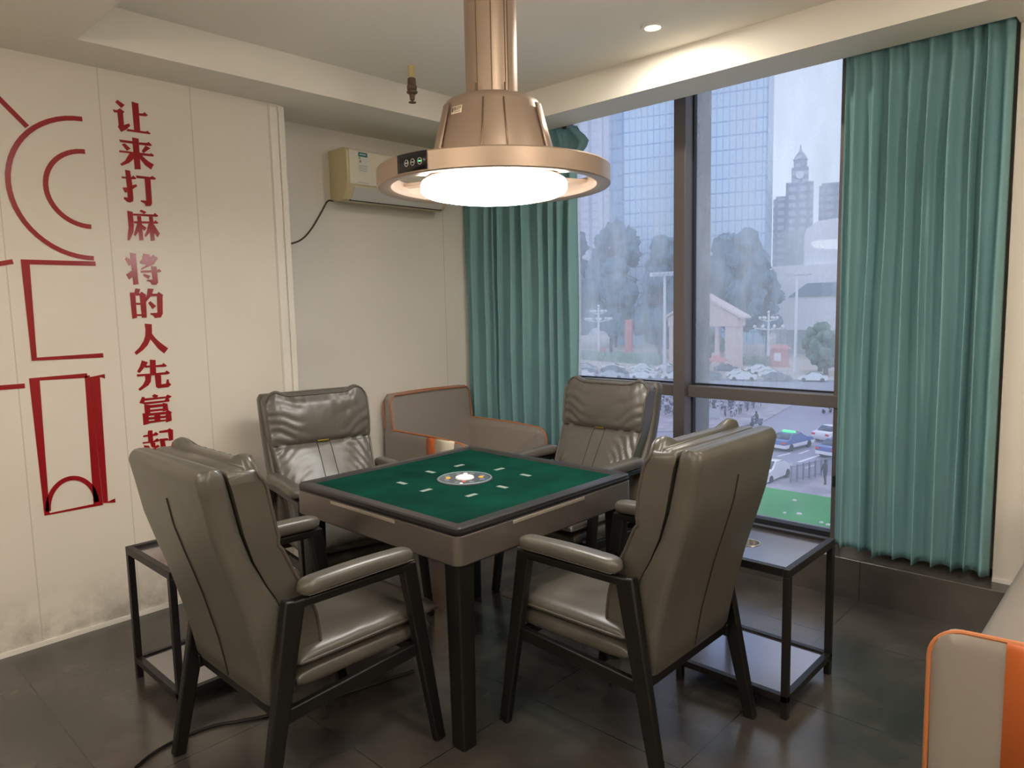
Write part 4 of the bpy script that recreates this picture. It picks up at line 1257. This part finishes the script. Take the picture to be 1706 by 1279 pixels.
fl_ = 'hazy beige apartment blocks on the skyline'
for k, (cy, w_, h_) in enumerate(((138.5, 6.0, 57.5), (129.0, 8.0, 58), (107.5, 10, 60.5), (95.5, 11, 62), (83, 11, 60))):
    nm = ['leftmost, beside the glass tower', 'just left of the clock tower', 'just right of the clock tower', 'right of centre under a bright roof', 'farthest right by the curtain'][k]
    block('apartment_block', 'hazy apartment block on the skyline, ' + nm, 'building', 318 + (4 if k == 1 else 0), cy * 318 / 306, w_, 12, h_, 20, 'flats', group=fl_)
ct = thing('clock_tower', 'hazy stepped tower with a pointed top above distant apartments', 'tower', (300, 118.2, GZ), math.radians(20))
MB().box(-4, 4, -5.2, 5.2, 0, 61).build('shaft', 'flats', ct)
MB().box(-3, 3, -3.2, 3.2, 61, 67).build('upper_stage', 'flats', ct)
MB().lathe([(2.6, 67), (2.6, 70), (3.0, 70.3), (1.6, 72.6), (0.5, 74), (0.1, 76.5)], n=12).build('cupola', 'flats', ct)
cf_ = MB().lathe([(1.6, 0), (1.6, 0.3), (0.01, 0.3)], n=20).build('clock_face', 'hall_white', ct)
cf_.location = (-3.0, 0, 64)
cf_.rotation_euler = (0, -PI / 2, 0)

po = thing('portico', 'pale stone portico with pediment and columns across the street', 'portico', (131, 69.9, GZ), math.radians(2))
po.scale = (0.9, 0.79, 1.0)
MB().loft([[(x, y, z) for y, z in ((-9.8, 10.0), (9.8, 10.0), (0.0, 14.1))] for x in (-2, 2)]).build('pediment', 'portico', po)
MB().loft([[(x, y, z) for y, z in ((-10.6, 9.9), (-10.6, 10.3), (0.0, 14.9), (10.6, 10.3), (10.6, 9.9), (0.0, 14.2))] for x in (-2.5, 2.5)]).build('roof_edge', 'portico', po)
MB().box(-2.1, 2.1, -9.4, 9.4, 8.4, 10.0).build('entablature', 'portico', po)
for y in (-3.9, 0.4, 4.6):
    MB().lathe([(0.75, 3.2), (0.62, 3.5), (0.55, 8.0), (0.75, 8.4)], c=(-1.4, y, 0), n=16).build('column', 'portico', po)
    MB().box(-2.4, -0.4, y - 1.0, y + 1.0, 0, 3.2).build('plinth', 'portico', po)
MB().box(-1.9, 2.1, -8.8, -6.2, 0, 8.4).build('pier', 'portico', po)
MB().box(-1.9, 2.1, 8.2, 9.2, 0, 8.4).build('pier', 'portico', po)


# ---- trees
def foliage(seed, n_blob, rx, ry, rz, z0, mat, parent, tall=1.0):
    rnd = random.Random(seed)
    m_ = MB()
    for k in range(n_blob):
        a, e = rnd.uniform(0, 2 * PI), rnd.uniform(-0.9, 1.0)
        rr = math.sqrt(max(0, 1 - e * e)) * rnd.uniform(0.35, 0.85)
        c_ = Vector((rx * rr * math.cos(a), ry * rr * math.sin(a), z0 + rz * (1 + e * 0.8)))
        r_ = rnd.uniform(0.28, 0.5) * min(rx, rz)
        nu, nv = 12, 8
        vv, ff = [], []
        for j in range(nv + 1):
            for i in range(nu):
                th, phv = 2 * PI * i / nu, PI * j / nv
                d = Vector((math.sin(phv) * math.cos(th), math.sin(phv) * math.sin(th), math.cos(phv)))
                q_ = c_ + d * r_ * (1 + 0.45 * noise.noise(c_ + d * 2.3) + 0.3 * noise.noise(c_ + d * 5.7))
                vv.append(q_)
        for j in range(nv):
            for i in range(nu):
                ff.append((j * nu + i, j * nu + (i + 1) % nu, (j + 1) * nu + (i + 1) % nu, (j + 1) * nu + i))
        m_.add(vv, ff)
    return m_.build('crown', mat, parent, angle=180)


def tree(label, x, y, h_, w_, seed, mat='leaf', group='trees across the street'):
    t_ = thing('tree', label, 'tree', (x, y, GZ), 0, group)
    MB().lathe([(0.45, 0), (0.3, h_ * 0.5), (0.12, h_ * 0.85)], n=8).build('trunk', 'trunk', t_)
    foliage(seed, 26, w_ / 2, w_ / 2, h_ * 0.42, h_ * 0.14, mat, t_)
    return t_


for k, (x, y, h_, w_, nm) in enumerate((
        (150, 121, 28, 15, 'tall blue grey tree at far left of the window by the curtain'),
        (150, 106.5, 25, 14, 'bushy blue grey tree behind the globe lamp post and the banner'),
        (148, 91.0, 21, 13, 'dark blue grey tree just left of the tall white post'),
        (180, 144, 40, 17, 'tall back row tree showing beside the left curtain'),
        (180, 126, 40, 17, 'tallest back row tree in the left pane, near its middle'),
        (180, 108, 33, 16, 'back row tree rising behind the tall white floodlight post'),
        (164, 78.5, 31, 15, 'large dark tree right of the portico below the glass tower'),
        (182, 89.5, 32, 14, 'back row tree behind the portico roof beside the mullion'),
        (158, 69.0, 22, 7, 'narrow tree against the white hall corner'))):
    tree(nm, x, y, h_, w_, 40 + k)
for k, (x, y, h_, w_, nm) in enumerate(((140, 73.5, 7.5, 5, 'small green tree seen between the portico columns'),
                                        (133, 48.0, 9, 6, 'small grey green tree by the right window edge'),
                                        (126, 44.5, 8, 5, 'low street tree closest to the right curtain'))):
    tree(nm, x, y, h_, w_, 70 + k, 'leaf_near')
for k, (x0_, y0_, x1_, y1_, h_, nm) in enumerate(((139, 66.5, 141, 60.5, 2.0, 'clipped hedge on the plaza right of the portico'), (138, 112, 131, 80, 2.2, 'long low hedge under the trees at left'))):
    m_ = MB()
    n = 26
    loops = []
    for i in range(n + 1):
        u = i / n
        c_ = Vector((x0_ + (x1_ - x0_) * u, y0_ + (y1_ - y0_) * u, GZ + 0.1))
        loops.append([c_ + Vector((1.2 * math.cos(a) * (1 + 0.3 * noise.noise(c_ + Vector((a, 0, 0)))), 0, h_ * max(0, math.sin(a)) * (1 + 0.3 * noise.noise(c_ * 0.9 + Vector((0, a, 0)))))) for a in [PI * 2 * j / 12 for j in range(12)]])
    tag(m_.loft(loops).build('hedge', 'leaf_near'), nm, 'hedge')


# ---- street furniture
def lamp_post(label, x, y, h_, kind):
    t_ = thing('street_lamp', label, 'street lamp', (x, y, GZ))
    MB().lathe([(0.42, 0), (0.42, 0.4), (0.30, 0.5), (0.22, h_)], n=12).build('pole', 'post_white', t_)
    if kind == 'panel':
        MB().box(-0.5, 0.5, -2.4, 2.8, h_, h_ + 0.7).build('lamp_head', 'post_white', t_)
        for y_ in (-1.8, -0.9, 0, 0.9, 1.8):
            MB().box(-0.8, -0.5, y_ - 0.3, y_ + 0.3, h_ + 0.1, h_ + 0.6).build('floodlight', 'car_silver', t_)
    elif kind == 'arm':
        MB().box(-0.12, 0.12, -2.6, 2.9, h_, h_ + 0.25).build('cross_arm', 'hall_grey', t_)
        for y_ in (-2.4, 2.7):
            MB().box(-0.3, 0.3, y_ - 0.5, y_ + 0.5, h_ - 0.15, h_).build('lamp_head', 'post_white', t_)
    else:
        for z_, r_, n_ in ((h_ - 3.0, 3.0, 8), (h_ - 1.2, 1.7, 6)):
            for k in range(n_):
                a = 2 * PI * k / n_
                MB().tube([(0, 0, z_ - 0.5), (r_ * math.cos(a), r_ * math.sin(a), z_)], 0.07, 5).build('arm', 'post_white', t_)
                MB().lathe([(0.02, -0.3), (0.3, -0.15), (0.34, 0.1), (0.2, 0.32), (0.02, 0.36)], c=(r_ * math.cos(a), r_ * math.sin(a), z_ + 0.3), n=8).build('globe', 'post_white', t_)
        MB().lathe([(0.02, -0.3), (0.36, 0), (0.02, 0.4)], c=(0, 0, h_ + 0.3), n=8).build('globe', 'post_white', t_)


lamp_post('tall white floodlight post seen left of window mullion', 113.4, 68.7, 18.0, 'panel')
lamp_post('slim white post with T shaped arm in front of the white hall', 129.5, 51.2, 17.5, 'arm')
lamp_post('ornate white lamp post with clusters of globes at left of view', 137.2, 101.0, 12.5, 'globes')
lamp_post('ornate globe lamp post standing by the stairs of the white hall', 146.0, 63.5, 10.5, 'globes')
ks = thing('kiosk', 'small red kiosk on the plaza near T shaped post', 'kiosk', (139, 58.0, GZ + 0.1))
MB().box(-1.2, 1.2, -1.3, 1.3, 0, 3.6).build('booth', 'red_sign', ks)
MB().loft([rrect(-1.6, 1.6, -1.8, 1.8, .2, 3.6), rrect(-0.8, 0.8, -0.9, 0.9, .2, 4.4)]).build('roof', 'red_sign', ks)
MB().box(-1.25, -1.15, -0.7, 0.7, 1.2, 2.8).build('hatch', 'hall_white', ks)
um = thing('parasol', 'red market parasol beside the parked cars right of mullion', 'parasol', (121, 62.3, GZ))
MB().lathe([(0.05, 0), (0.05, 3.2)], n=8).build('pole', 'post_white', um)
MB().lathe([(2.1, 2.3), (1.9, 2.6), (0.1, 3.4)], n=10, cap0=False).build('canopy', 'red_sign', um)
bn = thing('banner_column', 'tall orange red banner column under trees at left of view', 'banner', (141, 95.0, GZ))
MB().box(-0.3, 0.3, -0.9, 0.9, 0.4, 9.5).build('banner', MAT['red_sign'], bn)
MB().box(-0.5, 0.5, -1.1, 1.1, 0, 0.4).build('plinth', 'hall_grey', bn)
bs = thing('sign_box', 'small red sign box on pole at far left of the plaza', 'sign', (138, 100.5, GZ))
MB().box(-0.3, 0.3, -0.7, 0.7, 0.6, 2.9).build('panel', 'red_sign', bs)
MB().box(-0.2, 0.2, -0.2, 0.2, 0, 0.6).build('foot', 'hall_grey', bs)


# ---- cars
def make_car(label, paint, loc, yaw, group, lower=None, beacon=False, taxi=False):
    t_ = thing('car', label, 'car', loc, yaw, group)
    side = [(-2.25, .45), (-2.28, .70), (-2.18, .95), (-1.55, 1.02), (-0.95, 1.42), (0.25, 1.46), (1.05, 1.02), (1.95, .88), (2.25, .66), (2.28, .42), (2.1, .26), (-2.1, .26)]
    b_ = MB()
    ys = ((-0.90, 0.93), (-0.84, 1.0), (0.84, 1.0), (0.90, 0.93))
    loops = []
    for y, s in ys:
        loops.append([(x * (0.985 if abs(y) > .85 else 1), y * (0.80 if z > 1.1 else 1.0), 0.26 + (z - 0.26) * (1.0 if abs(y) < .85 else 0.985)) for x, z in side])
    b_.loft(loops)
    b_.build('body', paint, t_, angle=30)
    if lower:
        MB().box(-2.27, 2.27, -0.915, 0.915, 0.28, 0.62).build('lower_body', lower, t_, bevel=0.05)
    g_ = MB()
    for s in (-1, 1):
        g_.add([(-1.30, s * 0.83, 1.06), (0.80, s * 0.83, 1.06), (0.18, s * 0.728, 1.40), (-0.90, s * 0.728, 1.38)], [(0, 1, 2, 3)])
    g_.add([(-1.62, -.74, 1.045), (-1.62, .74, 1.045), (-1.0, .66, 1.42), (-1.0, -.66, 1.42)], [(0, 1, 2, 3)])
    g_.add([(1.10, -.74, 1.045), (1.10, .74, 1.045), (0.34, .66, 1.455), (0.34, -.66, 1.455)], [(0, 1, 2, 3)])
    g_.build('windows', 'car_glass', t_, solid=0.02, merge=False)
    for x in (-1.38, 1.40):
        for s in (-1, 1):
            wv = MB()
            wv.loft([[(x + r_ * math.cos(2 * PI * k / 18), s * yy, 0.32 + r_ * math.sin(2 * PI * k / 18)) for k in range(18)] for r_, yy in ((0.32, 0.72), (0.32, 0.93), (0.2, 0.94), (0.19, 0.92))])
            wv.build('wheel', 'tyre', t_)
    for s in (-1, 1):
        MB().box(-2.30, -2.1, s * 0.70 - 0.17, s * 0.70 + 0.17, 0.70, 0.86).build('tail_lamp', 'tail_red', t_)
    if beacon:
        MB().box(-0.55, -0.15, -0.55, 0.55, 1.47, 1.60).build('light_bar', beacon, t_, bevel=0.02)
    return t_


def face(dx, dy):
    return math.atan2(dy, dx)


make_car('blue and white taxi with green roof sign driving away on the street', 'car_blue', (62.4, 24.9, GZ), face(5.5, -1.0), None, 'car_white', 'led_green')
make_car('white saloon car driving away near the right window frame', 'car_white', (68.4, 23.2, GZ), face(5.5, -1.4), None)
make_car('blue and white car half hidden by right window frame', 'car_blue', (61.9, 20.5, GZ), face(5.5, -1.2), None, 'car_white', 'car_silver')
make_car('white car on the street just above the green ledge', 'car_white', (50.2, 21.7, GZ), face(-5.0, 0.1), None)
pw = make_car('white parked car among the packed lot beyond the window', 'car_white', (101.8, 78.6, GZ), face(-4, 9.3), 'white parked cars')
pdk = make_car('slate blue parked car among the packed lot beyond the window', 'car_dark', (106.0, 81.2, GZ), face(-4, 9.3), 'slate blue parked cars')
ps = make_car('silver parked car among the packed lot beyond the window', 'car_silver', (110.5, 84.5, GZ), face(-4, 9.3), 'silver parked cars')
rnd = random.Random(5)
spots = []
for row, (xa, ya) in enumerate(((101.8, 78.6), (106.0, 81.2), (110.5, 84.5), (115.0, 88.0))):
    for k in range(9):
        spots.append((xa + k * 2.15 + rnd.uniform(-.2, .2), ya - k * 5.05 + rnd.uniform(-.2, .2)))
for k, (x, y) in enumerate(spots):
    if k in (0, 9, 18) or y < 41 or (abs(x - 121) < 2.6 and abs(y - 62.3) < 4) or (abs(x - 113.4) < 2 and abs(y - 68.7) < 3) or (abs(x - 129.5) < 2.5 and abs(y - 51.2) < 3.2) or math.hypot(x - 133, y - 48) < 6 or math.hypot(x - 126, y - 44.5) < 5.5:
        continue
    src = (pw, pw, pdk, ps, pw)[rnd.randrange(5)]
    # one label is shared by all parked cars of a colour: nothing tells them apart at this size
    dup(src, (x, y, GZ), face(-4, 9.3) + rnd.uniform(-.05, .05) + (PI if rnd.random() < .5 else 0))

# ---- railing, pedestrian, riders, bicycles
fe = thing('railing', 'grey street railing along the pavement by the green ledge', 'railing', (0, 0, GZ + 0.13))
fa, fb = Vector((49.6, 19.75, 0)), Vector((55.2, 18.4, 0))
for z in (0.15, 1.15):
    MB().bar(fa + Vector((0, 0, z)), fb + Vector((0, 0, z)), 0.06, 0.06).build('rail', 'fence_grey', fe)
for k in range(9):
    q_ = fa.lerp(fb, k / 8)
    MB().box(q_.x - .05, q_.x + .05, q_.y - .05, q_.y + .05, 0, 1.25).build('post', 'fence_grey', fe)
bal = MB()
for k in range(49):
    q_ = fa.lerp(fb, k / 48)
    bal.box(q_.x - .012, q_.x + .012, q_.y - .012, q_.y + .012, 0.15, 1.15)
bal.build('balusters', 'fence_grey', fe, merge=False)


def make_person(label, loc, rot, top, sit=False):
    t_ = thing('person', label, 'person', loc, rot)
    me = bpy.data.meshes.new('body')
    if not sit:
        vs_ = [(0, 0, .92), (0, 0, 1.18), (0, 0, 1.40), (0, 0, 1.52), (0, 0, 1.66), (0, .19, 1.38), (.05, .24, 1.10), (.12, .22, .88), (0, -.19, 1.38), (.05, -.24, 1.10), (.12, -.22, .88), (.02, .10, .88), (.06, .11, .48), (0, .11, .06), (.12, .11, .03), (-.02, -.10, .88), (-.06, -.11, .48), (-.12, -.11, .06), (0, -.11, .03)]
    else:
        vs_ = [(0, 0, .78), (.06, 0, 1.02), (.12, 0, 1.22), (.15, 0, 1.32), (.17, 0, 1.46), (.12, .19, 1.2), (.25, .25, 1.0), (.45, .24, 1.0), (.12, -.19, 1.2), (.25, -.25, 1.0), (.45, -.24, 1.0), (.05, .10, .76), (.42, .13, .70), (.40, .13, .32), (.52, .13, .28), (.05, -.10, .76), (.42, -.13, .70), (.40, -.13, .32), (.52, -.13, .28)]
    ed = [(0, 1), (1, 2), (2, 3), (3, 4), (2, 5), (5, 6), (6, 7), (2, 8), (8, 9), (9, 10), (0, 11), (11, 12), (12, 13), (13, 14), (0, 15), (15, 16), (16, 17), (17, 18)]
    rad = [.16, .15, .17, .06, .11, .07, .055, .04, .07, .055, .04, .10, .07, .05, .045, .10, .07, .05, .045]
    me.from_pydata(vs_, ed, [])
    o = bpy.data.objects.new('body', me)
    COL.objects.link(o)
    o.parent = t_
    md = o.modifiers.new('skin', 'SKIN')
    for i, s in enumerate(me.skin_vertices[0].data if me.skin_vertices else []):
        s.radius = (rad[i], rad[i])
        s.use_root = i == 0
    if not me.skin_vertices:
        lay = me.attributes
    sb = o.modifiers.new('smooth', 'SUBSURF')
    sb.levels = 1
    sb.render_levels = 1
    me.materials.append(MAT[top])
    hx, hz = vs_[4][0], vs_[4][2]
    MB().lathe([(0.02, -0.02), (0.105, 0.02), (0.115, 0.10), (0.08, 0.17), (0.01, 0.19)], c=(hx - .01, 0, hz - .06), n=14).build('hair', 'tyre', t_)
    return t_


make_person('person in dark coat standing on pavement behind the street railing', (50.6, 17.75, GZ + .13), 2.6, 'cloth_dark')


def make_bike(name, label, cat, mat, loc, rot, group):
    t_ = thing(name, label, cat, loc, rot, group)
    w_ = MB()
    for x in (-0.52, 0.52):
        w_.tube([(x + 0.32 * math.cos(2 * PI * k / 18), 0, 0.34 + 0.32 * math.sin(2 * PI * k / 18)) for k in range(18)], 0.03, 5, closed=True)
    w_.build('wheels', 'tyre', t_, merge=False)
    f_ = MB()
    for a, b_ in (((-0.52, 0, .34), (-0.12, 0, .80)), ((-0.52, 0, .34), (-0.05, 0, .34)), ((-0.05, 0, .34), (0.36, 0, .78)), ((-0.12, 0, .80), (0.34, 0, .80)), ((0.52, 0, .34), (0.34, 0, 1.05)), ((-0.05, 0, .34), (-0.16, 0, .92))):
        f_.tube([a, b_], 0.035, 5)
    f_.tube([(0.34, -.28, 1.06), (0.34, .28, 1.06)], 0.03, 5)
    f_.box(-0.72, -0.38, -.12, .12, .72, .80)
    f_.build('frame', mat, t_, merge=False)
    MB().box(-0.30, -0.04, -.09, .09, .90, .98).build('saddle', 'tyre', t_, bevel=0.03)
    MB().box(0.40, 0.66, -.15, .15, .82, 1.04).build('basket', mat, t_)
    return t_


bg1 = make_bike('bicycle', 'pale bicycle among the crowd parked across the street', 'bicycle', 'bike', (76.0, 39.0, GZ + .14), 0.6, 'pale bicycles on the far pavement')
bg2 = make_bike('bicycle', 'dark blue bicycle among the crowd parked across the street', 'bicycle', 'bike_dark', (77.0, 40.0, GZ + .14), 0.6, 'dark bicycles on the far pavement')
rnd = random.Random(9)
for r_ in range(8):
    for k in range(15):
        x = 72.5 + r_ * 2.5 + rnd.uniform(-.3, .3)
        y = 36.2 + 0.12 * (x - 72) + k * 1.06 + rnd.uniform(-.10, .10)
        if (r_, k) in ((1, 2), (1, 3)) or (abs(x - 72.3) < 1.8 and abs(y - 38.2) < 2.2) or math.hypot(x - 76, y - 39) < 1.1 or math.hypot(x - 77, y - 40) < 1.1:
            continue
        dup((bg1, bg2)[rnd.randrange(2)], (x, y, GZ + .14), 0.4 + rnd.uniform(-.35, .35) + (PI if rnd.random() < .4 else 0))
for k, (x, y, a, nm) in enumerate(((84.5, 29.6, -0.3, 'dark motor scooter carrying a rider far up the street'), (71.4, 32.2, 2.8, 'motor scooter carrying a rider near the kerb of bicycles'))):
    sc_ = thing('scooter', nm, 'scooter', (x, y, GZ), a)
    for xx in (-0.6, 0.6):
        m_ = MB()
        m_.loft([[(xx + rr * math.cos(2 * PI * q / 14), yy, 0.26 + rr * math.sin(2 * PI * q / 14)) for q in range(14)] for rr, yy in ((.2, -.07), (.26, -.05), (.26, .05), (.2, .07))])
        m_.build('wheel', 'tyre', sc_)
    MB().loft([[(x_, y_, z_) for x_, z_ in ((-.85, .55), (-.8, .75), (-.1, .78), (0.05, .42), (.4, .42), (.52, .98), (.62, .95), (.6, .5), (.3, .26), (-.4, .26))] for y_ in (-.16, .16)]).build('body', 'bike_dark' if k else 'car_silver', sc_, bevel=0.03)
    MB().tube([(0.5, -.3, 1.02), (0.5, .3, 1.02)], 0.025, 6).build('handlebar', 'tyre', sc_)
    make_person(['person in dark clothes riding a scooter far up the street', 'person in dark clothes riding a scooter beside parked bicycles'][k], (x - 0.15 * math.cos(a), y - 0.15 * math.sin(a), GZ), a, 'cloth_dark', True)
bh = thing('hoarding', 'pale grey low barrier board among the parked bicycles', 'barrier', (72.3, 38.2, GZ + .14), 0.25)
MB().box(-0.08, 0.08, -1.3, 1.3, 0.15, 1.15).build('board', 'car_silver', bh)
for y in (-1.1, 1.1):
    MB().box(-0.25, 0.25, y - .05, y + .05, 0, 0.15).build('foot', 'hall_grey', bh)
